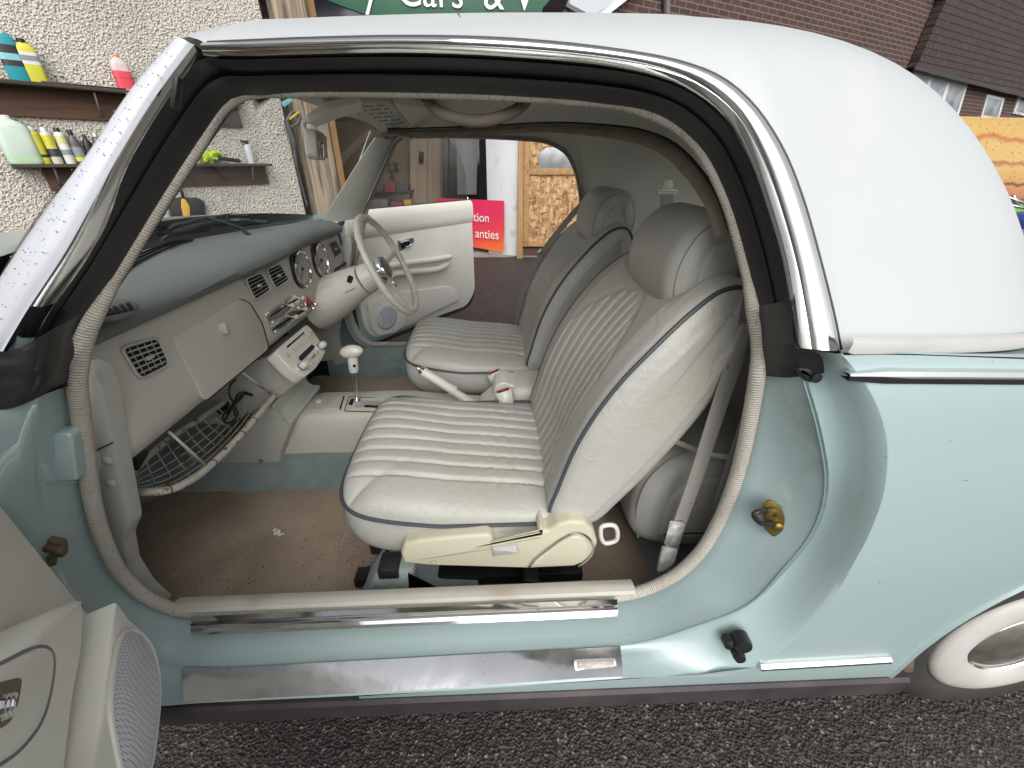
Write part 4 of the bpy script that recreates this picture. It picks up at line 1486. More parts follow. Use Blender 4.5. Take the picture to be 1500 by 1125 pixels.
def vent(cor, n, name='air_vent', nv=0):
    pts = fil([PF(*c, .0045) for c in cor], .014, 6)
    o = MB().prism(pts, NXv, .001).build(name, hole, db)
    MB().tube(fil([PF(*c, .005) for c in cor], .014, 6), .0026, 8, closed=True).build('vent_frame', darkcream, o)
    TL, TR, BR, BL = [PF(*c, .0068) for c in cor]
    b = MB()
    for k in range(n):
        t = (k + 1) / (n + 1)
        a, c = TL.lerp(BL, t), TR.lerp(BR, t)
        ins = .05 if 0 < k < n - 1 else .09
        b.tube([a.lerp(c, ins), a.lerp(c, 1 - ins)], .0024 if nv else .0017, 6, flat=.5)
    for k in range(nv):
        t = (k + 1) / (nv + 1)
        a, c = TL.lerp(TR, t), BL.lerp(BR, t)
        b.tube([a.lerp(c, .08) - V((.0015, 0, 0)), a.lerp(c, .92) - V((.0015, 0, 0))], .0007, 6)
    m_ = (TL + TR + BR + BL) / 4
    b.box(m_ + V((.003, 0, 0)), (.006, .016, .007), None, .001)
    b.build('vent_slats', darkcream, o)
    return o
vent([(177, 510), (231, 494), (249, 534), (206, 556)], 5, nv=4)
vent([(359, 409), (383, 399), (397, 424), (374, 440)], 5)
vent([(390, 395), (410, 386), (424, 410), (404, 423)], 5)
vent([(481, 357), (492, 352), (501, 370), (490, 378)], 5)
# glovebox
gc = [(255, 494), (352, 438), (366, 444), (384, 474), (394, 511), (301, 588), (284, 553), (264, 515)]
b = MB().prism(fil([PF(*c, .004) for c in gc], .012), NXv, .006, .002)
gb = b.build('glovebox_lid', dashp, db)
MB().tube(fil([PF(*c, .0005) for c in gc], .013), .0022, 6, closed=True).build('lid_gap', hole, gb)
b = MB().lathe([(.016, 0), (.016, .004), (.014, .006), (.0001, .006)], frame(PF(327, 481, .004), (0, 1, 0), z=NXv), 24)
b.box(PF(328, 481, .014), (.014, .007, .026), None, .003)
b.build('glovebox_knob', dashp, gb)
# gauges
def gauge(px, py, r, big):
    c = PF(px, py, .001)
    m = frame(c, (0, 1, 0), z=NXv)
    o = MB().lathe([(r + .008, -.002), (r + .008, .001), (r, .004)], frame(c + V((0, -.004, .004)), (0, 1, 0), z=NXv), 40).build('gauge', blackp, db)
    MB().lathe([(r, .0), (r, .010), (r - .003, .012), (r - .006, .010), (r - .008, .002)], m, 40).build('gauge_bezel', chrome, o)
    MB().lathe([(r - .007, .004), (r - .012, .002)], m, 40).build('gauge_inner_ring', M('gauge_ring', (.42, .30, .22), rough=.5) if 'gauge_ring' not in bpy.data.materials else bpy.data.materials['gauge_ring'], o)
    MB().lathe([(r - .011, .003), (.0001, .003)], m, 40).build('gauge_face', gaugem, o)
    b = MB()
    for k in range(21):
        a = rad(225 - 270 * k / 20)
        q = V((math.cos(a), math.sin(a), 0))
        rr = r - .013
        L = .007 if k % 2 == 0 else .004
        b.tube([m @ (q * rr + V((0, 0, .0035))), m @ (q * (rr - L) + V((0, 0, .0035)))], .0006, 4)
    b.build('gauge_ticks', blackp, o)
    b = MB()
    a = rad(225 if big else 200)
    b.tube([m @ V((0, 0, .006)), m @ (V((math.cos(a), math.sin(a), 0)) * (r - .02) + V((0, 0, .006)))], .0011, 6)
    b.lathe([(.006, .003), (.006, .008), (.0001, .009)], m, 16)
    b.build('gauge_needle', blackp, o)
    nums = ['20', '40', '60', '80', '100', '120', '140'] if big else ['1', '2', '3', '4', '5', '6', '7']
    for k, s in enumerate(nums):
        a = rad(205 - 230 * k / 6)
        q = V((math.cos(a), math.sin(a), 0)) * (r - .027)
        text(s, .0085, m @ Matrix.Translation(q + V((0, 0, .0037))), blackp, 'gauge_number', o, ext=.0001)
    # curved glass
    MB().lathe([(r - .006, .010), (r * .5, .0135), (.0001, .0145)], m, 32).build('gauge_glass', sglass, o)
gauge(441, 394, .060, True)
gauge(469, 381, .060, False)
MB().prism([PF(*p, .002) for p in ((434, 362), (447, 357), (445, 362), (440, 365))], NXv, .002).build('warning_lamp_window', hole, db)
b = MB()
for k in range(6):
    b.tube([PF(490.5 + k * 2.9, 397.5 - k * 1.9, .003), PF(492.5 + k * 2.9, 392.5 - k * 1.9, .003)], .0032, 6)
b.build('switch_row', blackp, db)
# heater panel
hc = [(390, 459), (428, 431), (437, 435), (449, 458), (440, 467), (404, 490), (396, 480)]
o = MB().prism(fil([PF(*p, .005) for p in hc], .008), NXv, .006, .002).build('heater_panel', chrome, db)
b = MB()
for a, c in (((396, 464), (436, 438)), ((405, 480), (446, 455))):
    A_, C1 = PF(*a, .006), PF(*c, .006)
    b.tube([A_, C1], .0035, 6, flat=.4)
b.build('heater_slot', hole, o)
b = MB()
for a, c in (((392, 459), (428, 434)), ((399, 473), (442, 444)), ((403, 487), (447, 459))):
    b.tube([PF(*a, .007), PF(*c, .007)], .0032, 8)
b.build('heater_rib', chrome, o)
for q in ((437, 437), (421, 447.5), (441, 453), (427, 464)):
    MB().lathe([(.003, 0), (.003, .012), (.007, .013), (.007, .022), (.0001, .023)], frame(PF(*q, .006), (0, 1, 0), z=NXv), 14).build('heater_knob', recl, o)
MB().prism(fil([PF(*p, .012) for p in ((450, 434), (455, 438), (458, 446), (453, 448), (450, 442))], .004), NXv, .01, .002).build('hazard_switch', redp, db)
b = MB().tube([PF(446, 438, .004), PF(448, 450, .01)], .004, 8)
b.tube([PF(452, 448, .01), PF(461, 453, .035)], .0045, 8)
b.tube([PF(455, 444, .01), PF(465, 446, .035)], .0045, 8)
b.build('ignition_keys', chrome, db)
# radio on the centre stack
b = MB()
b.prism(fil([U(*p, y=1.135) for p in ((398, 519), (404, 514), (443, 551), (437, 560), (400, 588), (330, 622), (275, 620), (300, 560))], .008), V((0, -1, 0)), .20, .004)
b.build('centre_stack', darkcream, car)
rp, rn = V((-.600, 1.165, .652)), V((.80, 0, .60)).normalized()
rp = U(441, 515, x=-.605)
R_ = lambda px, py, d=0: UP(px, py, rp + rn * d, rn)
o = MB().prism(fil([R_(*p) for p in ((402, 515), (449, 475), (456, 481), (468, 498), (477, 515), (473, 524), (463, 539), (447, 552), (441, 551), (428, 542))], .008), rn, .035, .003, 3).build('radio', ivory, car)
b = MB()
b.prism([R_(*p, .0008) for p in ((420, 507), (445, 486), (446, 488), (421, 510))], rn, .001)
b.build('disc_slot', hole, o)
MB().prism(fil([R_(*p, .001) for p in ((438, 522), (457, 504), (461, 507), (460, 511), (442, 529), (438, 527))], .006), rn, .002).build('radio_display', M('radio_display', (.015, .02, .05), rough=.08), o)
MB().prism([R_(*p, .001) for p in ((449, 529), (461, 518), (463, 521), (451, 533))], rn, .001).build('tape_window', darkcream, o)
b = MB()
for k in range(6):
    t = k / 5
    c_ = R_(430 + 20 * t, 513 - 17 * t)
    b.box(c_ + rn * .002, (.004, .006, .013), Matrix.Rotation(-.6, 3, 'Y'), .001)
for k in range(6):
    t = k / 5
    c_ = R_(452 + 17 * t, 541 - 18 * t)
    b.box(c_ + rn * .002, (.004, .006, .011), Matrix.Rotation(-.6, 3, 'Y'), .001)
for q in ((421, 521), (454, 489), (463, 516)):
    b.box(R_(*q) + rn * .002, (.004, .014, .009), Matrix.Rotation(-.6, 3, 'Y'), .001)
b.build('radio_buttons', darkcream, o)
for q in ((440, 539), (468, 509)):
    MB().lathe([(.014, 0), (.014, .006), (.011, .008)], frame(R_(*q), (0, 1, 0), z=rn), 24).build('knob_base', chrome, o)
    MB().lathe([(.010, .006), (.0105, .022), (.008, .026), (.0001, .027)], frame(R_(*q), (0, 1, 0), z=rn), 24).build('radio_knob', whitep, o)
# flared panel under the stack
b = MB()
side = [(318, 668), (352, 632), (380, 606), (400, 592), (404, 612), (413, 617), (428, 618), (421, 640), (411, 662), (410, 683), (402, 688), (340, 692), (326, 686)]
fl_pts = [U(*p, y=1.10) for p in side]
b.prism(fil(fl_pts, .012), V((0, -1, 0)), .24, .008, 3)
fp = b.build('stack_foot_panel', darkcream, car)
MB().lathe([(.009, 0), (.007, .001), (.005, -.002), (.003, .004), (.0001, .005)], frame(U(382, 676, y=1.099), (1, 0, 0), z=(0, -1, 0)), 18).build('screw', chrome, fp)
# steering column and wheel
nW = V((.91, 0, .41)).normalized()
WC = V((-.42, 1.6, .806))
def ring(c, r, n, yy=1.0, k=24):
    m = frame(c, (0, 1, 0), z=n)
    return [m @ V((r * yy * math.cos(a), r * math.sin(a), 0)) for a in [i * 2 * PI / k for i in range(k)]]
b = MB()
b.grid([ring(V((-.70, 1.58, .67)), .095, V((1, 0, .3)), 1.25), ring(V((-.66, 1.585, .685)), .092, V((1, 0, .3)), 1.2), ring(V((-.60, 1.59, .715)), .078, nW, 1.1), ring(V((-.55, 1.6, .742)), .066, nW), ring(V((-.515, 1.6, .758)), .060, nW), ring(V((-.512, 1.6, .759)), .054, nW)], cv=True)
co_ = b.build('steering_column_cowl', dashp, car)
MB().tube([V((-.64, 1.50, .70)), V((-.53, 1.537, .745))], .0012, 6).build('cowl_joint', hole, co_)
MB().box(V((-.545, 1.546, .775)), (.018, .02, .025), Matrix.Rotation(.4, 3, 'Y'), .003).build('stalk_opening', hole, co_)
MB().grid([ring(V((-.513, 1.6, .7585)), .055, nW), ring(V((-.506, 1.6, .762)), .052, nW)], cv=True).build('column_gap', hole, co_)
b = MB()
b.grid([ring(V((-.508, 1.6, .761)), .057, nW), ring(V((-.47, 1.6, .778)), .053, nW), ring(V((-.445, 1.6, .789)), .045, nW), ring(V((-.436, 1.6, .793)), .02, nW)], cv=True)
b.build('wheel_boss', ivory, co_)
mW = frame(WC, (0, 1, 0), z=nW)
b = MB()
RR = .187
rimp = [mW @ V((RR * math.cos(a), RR * math.sin(a), .012)) for a in [i * 2 * PI / 96 for i in range(96)]]
rows = []
for i in range(96):
    a = i * 2 * PI / 96
    er, ez = mW.to_3x3() @ V((math.cos(a), math.sin(a), 0)), nW
    rr = .0128 + (.0014 * math.cos(i * 2 * PI / 3))
    rows.append([rimp[i] + (er * math.cos(k * 2 * PI / 12) + ez * math.sin(k * 2 * PI / 12)) * rr for k in range(12)])
b.grid(rows, cu=True, cv=True)
sw = b.build('steering_wheel', ivory, car)
for a in (rad(8), rad(172), rad(270)):
    q = V((math.cos(a), math.sin(a), 0))
    t_ = V((-math.sin(a), math.cos(a), 0))
    b = MB()
    rw = []
    for k in range(9):
        t = k / 8
        c_ = q * (.03 + (RR - .035) * t) + V((0, 0, -.018 + .028 * t**1.5))
        w_ = .016 - .009 * math.sin(PI * min(t * 1.1, 1)) * .6
        w_ = .018 if k in (0,) else .012 + .010 * (2 * t - 1)**4
        rw.append([mW @ (c_ + t_ * (w_ * math.cos(v)) + V((0, 0, .006 * math.sin(v)))) for v in [j * 2 * PI / 12 for j in range(12)]])
    b.grid(rw, cv=True)
    b.build('wheel_spoke', ivory, sw)
MB().lathe([(.046, -.02), (.046, -.004), (.042, .002), (.038, .0)], mW, 40).build('horn_ring', chrome, sw)
MB().lathe([(.039, -.002), (.036, .004), (.02, .007), (.0001, .008)], mW, 40).build('horn_pad', M('horn_pad_grey', (.10, .12, .14), rough=.35), sw)
b = MB().tube([mW @ V((.0, -.045, -.01)), mW @ V((0, -.08, -.006))], .006, 8)
b.build('spoke_chrome', chrome, sw)
b = MB().tube([V((-.53, 1.66, .77)), V((-.50, 1.78, .80))], .0045, 8)
b.tube([V((-.50, 1.78, .80)), V((-.497, 1.80, .803))], .007, 8)
b.build('indicator_stalk', ivory, co_)

# ---- wire parcel basket under the dash
fp_ = [U(180, 716, x=-.80), U(215, 721, x=-.73), U(250, 717, x=-.695), U(283, 701, x=-.685), U(310, 680, x=-.685), U(350, 640, x=-.685), U(396, 586, x=-.685), U(402, 578, x=-.69), U(396, 570, x=-.72)]
rp_ = [U(185, 700, x=-.86), U(230, 656, x=-.86), U(300, 608, x=-.86), U(345, 578, x=-.86)]
fr1, rr1 = cr(fp_, 60), cr(rp_, 60)
bk = MB().tube(fr1, .0085, 12).build('parcel_basket', wirem, car)
MB().tube(rr1, .0085, 12).build('rear_tube', wirem, bk)
MB().tube([fr1[0], rr1[0]], .0085, 10).build('end_tube', wirem, bk)
MB().tube(cr([fr1[-1], fr1[-1].lerp(rr1[-1], .5) + V((0, .01, 0)), rr1[-1]], 10), .008, 10).build('end_tube', wirem, bk)
def net(u, v):
    i = min(int(u * 59), 58); f = u * 59 - i
    a, c = fr1[i].lerp(fr1[i + 1], f), rr1[i].lerp(rr1[i + 1], f)
    return a.lerp(c, v) - V((0, 0, .055 * math.sin(PI * v)**.7 * math.sin(PI * min(max(u, .04), .96))**.4))
for k in range(12):
    u = .06 + .88 * k / 11
    MB().tube([net(u, v / 14) for v in range(15)], .0016, 6).build('basket_wire', wirem, bk)
for k in range(9):
    v = .10 + .80 * k / 8
    MB().tube([net(.02 + .96 * j / 30, v) for j in range(31)], .0013, 6).build('basket_wire', wirem, bk)
for q in ((247, 632, -.70, 303, 683), (343, 537, -.70, 398, 578)):
    MB().tube([U(q[0], q[1], x=q[2]), U(q[3], q[4], x=-.685)], .0032, 8).build('basket_strut', wirem, bk)
for u in [.1 + .1 * k for k in range(9)]:
    i = int(u * 59)
    MB().tube([fr1[i].lerp(fr1[i + 1], -.1), fr1[i].lerp(fr1[i + 1], .25)], .0092, 12).build('wire_wrap', rust if random.random() < .4 else darkcream, bk)
for q in ((196, 672), (330, 595)):
    MB().box(U(*q, x=-.862), (.03, .05, .03), Matrix.Rotation(.4, 3, 'X'), .003).build('tube_clamp', blackp, bk)
# ---- seat belts
def strap(pts, w, name, mat, nrm=None, th=.0012, lab=None):
    c_ = cr(pts, 40)
    b = MB()
    rw = []
    for i, p in enumerate(c_):
        t = (c_[min(i + 1, 39)] - c_[max(i - 1, 0)]).normalized()
        n_ = V(nrm) if nrm is not None else V((0, -1, 0))
        s = t.cross(n_).normalized()
        n2 = s.cross(t).normalized()
        rw.append([p - s * w / 2 + n2 * th, p + s * w / 2 + n2 * th, p + s * w / 2 - n2 * th, p - s * w / 2 - n2 * th])
    b.grid(rw, cv=True)
    b.add(rw[0], [[0, 1, 2, 3]]); b.add(rw[-1], [[0, 1, 2, 3]])
    return b.build(name, mat, car, sharp=30)
bl = strap([U(1110, 370, y=.66), U(1088, 490, y=.635), U(1056, 588, y=.615), U(1019, 700, y=.60), U(989, 785, y=.592), U(975, 833, y=.585)], .034, 'seat_belt', beltm, (.25, -1, .2))
MB().prism([U(*p, y=.586) for p in ((973, 797), (982, 763), (1003, 765), (993, 803))], V((.2, -1, .1)), .001).build('belt_label', M('faded_label', (.48, .48, .46), (.2, .2, .2), scale=60, rough=.5), bl)
MB().prism(fil([U(*p, y=.578) for p in ((963, 838), (972, 802), (994, 806), (986, 832), (975, 842))], .006), V((.2, -1, .1)), .006, .002).build('belt_anchor_cover', M('clear_anchor_boot', (.36, .36, .34), (.2, .2, .19), scale=40, rough=.25), bl)
o2 = strap([U(872, 288, y=1.80), V((.345, 1.80, 1.0)), V((.262, 1.80, .905)), V((.186, 1.805, .80)), V((.128, 1.81, .68)), V((.094, 1.815, .56)), V((.085, 1.83, .47))], .045, 'seat_belt', beltm, (-1, -.35, .5))
MB().tube([V((.19, 1.775, .83)), V((.178, 1.80, .815)), V((.19, 1.835, .825))], .005, 8).build('belt_tongue', chrome, o2)
for q, y in (((978, 271), 1.62), ((869, 281), 1.82)):
    c_ = U(*q, y=y)
    o3 = MB().prism(fil([c_ + V((dx, 0, dz)) for dx, dz in ((-.022, -.02), (.022, -.02), (.016, .018), (-.016, .018))], .012), V((-.3, -1, .2)), .012, .004, 3).build('belt_guide', dashp, car)
    MB().tube(fil([c_ + V((dx, -.004, dz)) for dx, dz in ((-.035, -.028), (.035, -.028), (.035, -.018), (-.035, -.018))], .006), .0045, 8, closed=True).build('guide_loop', dashp, o3)
strap([U(977, 284, y=1.61), U(974, 330, y=1.60), U(970, 380, y=1.60)], .045, 'seat_belt', beltm, (-.2, -1, .1))

# ---- overhead: sun visors, mirror, lamp, grab handle
def vis(px, y0_, n, th, name, mat, r=.02):
    p0_ = U(*px[0], y=y0_)
    return MB().prism(fil([UP(*p, p0_, n) for p in px], r), n, th, .006, 4).build(name, mat, car)
v1 = vis([(504, 152), (575, 149), (606, 188), (592, 193), (560, 196), (540, 180)], 1.40, V((.45, -.35, -.82)), .02, 'sun_visor', liner)
dk = M('faded_print', (.16, .16, .15), rough=.7)
pv, nv_ = U(504, 152, y=1.40), V((.45, -.35, -.82)).normalized()
b = MB()
for r0 in range(7):
    for c in range(9):
        if (r0 * 7 + c * 3) % 5 == 0: continue
        t0, t1 = .06 + .1 * c, .06 + .1 * c + .07
        a = V((525 + 7.5 * r0 * .9, 156 + 5.2 * r0, 0)); e = V((566 + 5.5 * r0, 153 + 5.2 * r0, 0))
        q0_, q1_ = a.lerp(e, t0), a.lerp(e, t1)
        p_ = [UP(q0_.x, q0_.y, pv + nv_ * .001, nv_), UP(q1_.x, q1_.y, pv + nv_ * .001, nv_), UP(q1_.x + .8, q1_.y + 1.9, pv + nv_ * .001, nv_), UP(q0_.x + .8, q0_.y + 1.9, pv + nv_ * .001, nv_)]
        b.add(p_, [[0, 1, 2, 3]])
b.build('visor_print', dk, v1, smooth=False, weld=False)
vis([(576, 152), (640, 160), (658, 178), (655, 192), (632, 195), (612, 195), (596, 178)], 1.42, V((.3, -.3, -.9)), .02, 'sun_visor', liner)
vis([(451, 181), (484, 160), (533, 150), (530, 166), (500, 174), (463, 188)], 1.10, V((.35, -.5, -.8)), .02, 'sun_visor', liner, .01)
ml = U(495, 149, y=1.15)
b = MB()
m = frame(ml, (1, .1, 0), z=(0, -.5, -.9))
b.lathe([(.036, -.02), (.036, .0), (.030, .012), (.015, .018), (.0001, .019)], m, 28)
for i, v in enumerate(b.v):
    l = m.inverted() @ v
    b.v[i] = m @ V((l.x, l.y * .6, l.z))
b.build('map_lamp', M('lamp_lens', (.38, .37, .34), rough=.25), car)
mc = U(463, 213, y=1.235)
b = MB()
bm = bmesh.new()
bmesh.ops.create_cube(bm, size=1)
bmesh.ops.bevel(bm, geom=bm.edges[:], offset=.28, segments=5, affect='EDGES', profile=.6)
mm_ = Matrix.Translation(mc) @ Matrix.Rotation(rad(14), 4, 'Z') @ Matrix.Rotation(rad(8), 4, 'Y')
for v in bm.verts: v.co = V((v.co.x * .035, v.co.y * .19, v.co.z * .066))
b.frombm(bm, mm_)
mo = b.build('rear_view_mirror', liner, car)
b = MB().box((.0178, 0, 0), (.001, .175, .052), None, 0)
b.v = [mm_ @ v for v in b.v]
b.build('mirror_glass', M('mirror_silvering', (.75, .76, .76), rough=.03, metal=1), mo)
b = MB().tube(cr([mc + V((-.015, 0, .01)), mc + V((-.02, 0, .05)), U(458, 184, y=1.235) + V((0, 0, .01))], 10), .006, 10)
b.build('mirror_stem', dashp, mo)
gh = cr([U(627, 147, y=.735), U(640, 162, y=.73), U(668, 173, y=.725), U(700, 177, y=.725), U(735, 171, y=.725), U(758, 160, y=.73), U(770, 149, y=.735)], 40)
b = MB().tube(gh, .0085, 12)
g_ = b.build('grab_handle', M('worn_handle', (.17, .14, .115), (.12, .10, .08), scale=30, rough=.7, bump=.3, bscale=200), car)
b = MB().box(gh[0] + V((0, .01, .005)), (.02, .02, .016), None, .004)
b.box(gh[-1] + V((0, .01, .005)), (.02, .02, .016), None, .004)
b.build('handle_mount', blackp, g_)
# wiper on the windscreen
b = MB()
wp = cr([U(237, 352, z=.972), U(262, 338, z=.975), U(300, 328, z=.978), U(345, 322, z=.978), U(393, 326, z=.975)], 30)
b.tube(wp, .0045, 6, flat=1.4)
wo2 = b.build('wiper_blade', blackp, car)
b = MB()
b.tube([p + V((0, 0, .014 + .004 * abs(math.sin(i * .5)))) for i, p in enumerate(wp[5:25])], .004, 6)
for i in range(5, 26, 5):
    b.tube([wp[i], wp[i] + V((0, 0, .016))], .005, 6)
b.tube([wp[16] + V((0, 0, .02)), U(352, 334, z=.965), U(366, 345, z=.945)], .006, 6)
b.build('wiper_arm', blackp, wo2)
# demister grilles in the pad
b = MB()
for d in (0, .018, .034):
    b.tube(cr([U(150, 425, z=.948) + V((-d, 0, 0)), U(200, 385, z=.948) + V((-d, 0, 0)), U(262, 357, z=.948) + V((-d, 0, 0)), U(282, 352, z=.948) + V((-d, 0, 0))], 20), .0042, 6, flat=.5)
b.build('demister_slot', hole, db)
b = MB()
dg = fil([U(*p, z=.9465) for p in ((126, 459), (145, 445), (178, 437), (203, 443), (196, 457), (165, 467), (128, 470))], .012)
b.prism(dg, V((0, 0, 1)), .004, .001)
dv = b.build('side_demister', padm, db)
b = MB()
for k in range(6):
    t = k / 5
    b.prism([U(134 + 50 * t, 457 - 13 * t, z=.9485), U(140 + 50 * t, 455 - 12 * t, z=.9485), U(152 + 44 * t, 462 - 10 * t, z=.9485), U(144 + 46 * t, 464 - 9 * t, z=.9485)], V((0, 0, 1)), .001)
b.build('demister_slat_gap', hole, dv)

# ---- the two doors
def door(hx, hy, ang, side):
    """side=+1: near door (swings to -y); local x along the door, z up, y = inner face normal"""
    a = rad(ang)
    if side > 0:
        ex, en = V((math.cos(a), -math.sin(a), 0)), V((math.sin(a), math.cos(a), 0))
    else:
        ex, en = V((math.cos(a), math.sin(a), 0)), V((math.sin(a), -math.cos(a), 0))
    o_ = V((hx, hy, 0))
    P_ = lambda s, h, d=0: o_ + ex * s + en * d + V((0, 0, h))
    b = MB().prism(fil([P_(s, h, -.012) for s, h in ((-.045, .34), (.03, .27), (.80, .29), (.875, .36), (.88, .93), (-.06, .93))], .06, 8), en, .085, .02, 3)
    d_ = b.build('door', aqua, car)
    b = MB().tube(fil([P_(s + (.06 if side > 0 and s < .1 else 0), h, -.010 - (.03 if side > 0 else 0)) for s, h in ((-.03, .35), (.04, .285), (.79, .305), (.862, .365), (.868, .92), (-.04, .92))], .06, 8), .010, 8, closed=True)
    b.build('door_seal', rubber, d_)
    b = MB().prism(fil([P_(s, h, .006) for s, h in ((.0, .40), (.05, .318), (.78, .318), (.865, .40), (.868, .945), (.0, .945))], .05, 8), en, .018, .006, 3)
    b.build('door_card', doorc, d_)
    # padded top roll
    rw = []
    for k in range(31):
        s = .002 + .862 * k / 30
        rw.append([P_(s, h, d) for h, d in ((.83, .004), (.84, .012), (.87, .017), (.91, .018), (.94, .014), (.955, .004), (.957, -.012))])
    b = MB().grid(rw); b.add(rw[0], [list(range(7))]); b.add(rw[-1], [list(range(7))])
    b.build('door_top_roll', doorc, d_)
    gl_ = MB().prism(fil([P_(s, h, -.025) for s, h in ((.0, .94), (.23, 1.285), (.62, 1.29), (.80, 1.24), (.855, 1.12), (.862, .94))], .05, 8), en, .004)
    gl_.build('door_glass', sglass, d_)
    pe = [P_(s, h, -.027) for s, h in ((.005, .95), (.23, 1.285), (.62, 1.29), (.74, 1.27), (.81, 1.22), (.85, 1.12), (.862, .95))]
    MB().tube([pe[0], pe[1]], .003, 6).build('glass_edge', M('bright_edge', (.5, .5, .48), rough=.3, metal=.5) if 'bright_edge' not in bpy.data.materials else bpy.data.materials['bright_edge'], d_)
    MB().tube(cr(pe[1:], 40), .0013, 6).build('glass_edge', sglass, d_)
    MB().tube([P_(.0, .955, -.022), P_(.862, .955, -.022)], .006, 8).build('glass_rubber', rubber, d_)
    MB().tube([P_(.845, .95, -.005), P_(.845, .975, -.005)], .004, 8).build('lock_knob', chrome, d_)
    return d_, P_, ex, en
dn_, PN, exn, enn = door(-.662, .42, 56, 1)
df, PFr, exf, enf = door(-.70, 2.05, 50.6, -1)
# far door card furniture
pd0 = PFr(0, 0, .006)
D_ = lambda px, py, d=0: UP(px, py, pd0 + enf * d, enf)
b = MB().prism(fil([D_(*p, .014) for p in ((537, 462), (552, 438), (600, 426), (655, 419), (668, 424), (674, 440), (640, 456), (598, 478), (560, 492), (545, 488))], .02), enf, .016, .008, 3)
lp_ = b.build('lower_panel', doorc, df)
b = MB().prism(fil([D_(*p, .034) for p in ((541, 446), (553, 438), (578, 436), (594, 446), (596, 474), (580, 488), (556, 492), (545, 482))], .02), enf, .03, .006, 3)
b.build('speaker_pod', doorc, lp_)
def speaker(c, en, r, par, ry=1.0):
    m = frame(c, (0, 0, 1), z=en)
    b = MB().lathe([(r + .006, -.002), (r + .006, .002), (r, .005)], m, 40)
    if ry != 1: b.v = [m @ V(((m.inverted() @ v).x, (m.inverted() @ v).y * ry, (m.inverted() @ v).z)) for v in b.v]
    o = b.build('speaker_grille', whitep, par)
    b = MB().lathe([(r, .003), (r * .92, .008), (r * .6, .0095), (.0001, .010)], m, 48)
    if ry != 1: b.v = [m @ V(((m.inverted() @ v).x, (m.inverted() @ v).y * ry, (m.inverted() @ v).z)) for v in b.v]
    b.build('perforated_mesh', gm_, o)
def mk_grille():
    m, nt, bs = nodes_of('perforated_grille')
    tc = N(nt, 'ShaderNodeTexCoord')
    v = N(nt, 'ShaderNodeTexVoronoi', i_Scale=330.0)
    v.inputs['Randomness'].default_value = 0.0
    nt.links.new(tc.outputs['Object'], v.inputs['Vector'])
    c = ramp(nt, v.outputs['Distance'], [(.26, (.05, .05, .06)), (.36, (.54, .55, .59))])
    nt.links.new(c, bs.inputs['Base Color'])
    bs.inputs['Roughness'].default_value = .5
    return m
gm_ = mk_grille()
speaker(D_(566, 465, .034), enf, .062, lp_)
# armrest
aw = [D_(530, 398, .030), D_(553, 394, .045), D_(600, 384, .05), (D_(640, 379, .05)), D_(660, 375, .045)]
b = MB().tube(cr([D_(p[0], p[1], .030) for p in ((528, 402), (556, 393), (600, 385), (640, 380), (661, 376))], 30), lambda t: .017 if .03 < t < .97 else .012, 14, flat=1.0, up=(0, 0, 1))
am = b.build('door_armrest', doorc, df)
b = MB().tube(cr([D_(p[0], p[1], .020) for p in ((535, 415), (560, 405), (600, 398), (640, 394), (657, 386))], 30), lambda t: .020 if .03 < t < .97 else .014, 14, up=(0, 0, 1))
b.build('armrest_base', doorc, am)
# door handle cup
b = MB().prism(fil([D_(*p, .004) for p in ((582, 352), (605, 347), (607, 353), (600, 361), (585, 368))], .008), enf, .004, .001)
hd_ = b.build('door_handle', chrome, df)
MB().prism(fil([D_(*p, .005) for p in ((586, 355), (602, 351), (602, 355), (598, 360), (588, 364))], .006), enf, .003).build('handle_recess', hole, hd_)
MB().tube(cr([D_(*p, .012) for p in ((588, 356), (592, 353), (600, 353), (602, 358), (594, 362))], 14), .004, 8).build('handle_lever', chrome, hd_)
# near door card furniture
nd0 = PN(0, 0, .006)
E_ = lambda px, py, d=0: UP(px, py, nd0 + enn * d, enn)
b = MB().prism(fil([E_(*p, .055) for p in ((126, 872), (124, 950), (110, 1030), (100, 1125), (92, 1260), (-260, 1260), (-260, 1180), (-60, 1060), (0, 1000), (42, 935), (80, 893))], .02, 6), enn, .052, .010, 4)
na = b.build('armrest_panel', doorc, dn_)
hz = .058
b = MB().prism(fil([E_(*p, hz) for p in ((-60, 1000), (0, 975), (50, 949), (70, 951), (77, 966), (73, 1005), (60, 1055), (30, 1095), (0, 1118), (-60, 1150))], .02), enn, .01, .005, 4)
hh = b.build('handle_surround', doorc, na)
MB().tube(fil([E_(*p, hz - .004) for p in ((-60, 998), (0, 973), (50, 947), (72, 949), (79, 966), (75, 1006), (62, 1057), (31, 1098), (0, 1121), (-60, 1153))], .02), .0022, 6, closed=True).build('surround_gap', M('trim_shadow_line', (.2, .19, .17), rough=.8), na)
MB().prism(fil([E_(*p, hz + .0006) for p in ((-40, 1012), (0, 999), (28, 992), (33, 996), (26, 1035), (16, 1058), (0, 1068), (-40, 1080))], .008), enn, .004).build('handle_cup', M('handle_cup_bronze', (.22, .19, .16), rough=.35, metal=.5), na)
for k in range(3):
    MB().tube(cr([E_(2 + 7 * k, 1052 - k * 3, hz + .002), E_(0 + 7 * k, 1035 - k * 2, hz + .008), E_(6 + 6 * k, 1022 - k, hz + .004)], 12), .0035, 8).build('handle_lever', chrome, na)
b = MB().prism([E_(*p, .075) for p in ((172, 881), (190, 906), (207, 921), (221, 937), (227, 965), (230, 1010), (226, 1080), (214, 1150), (100, 1200), (118, 1150), (136, 1125), (150, 1050), (161, 960))], enn, .078, .005, 3)
b.build('speaker_pod', doorc, dn_)
cs_ = E_(197, 1030, .076)
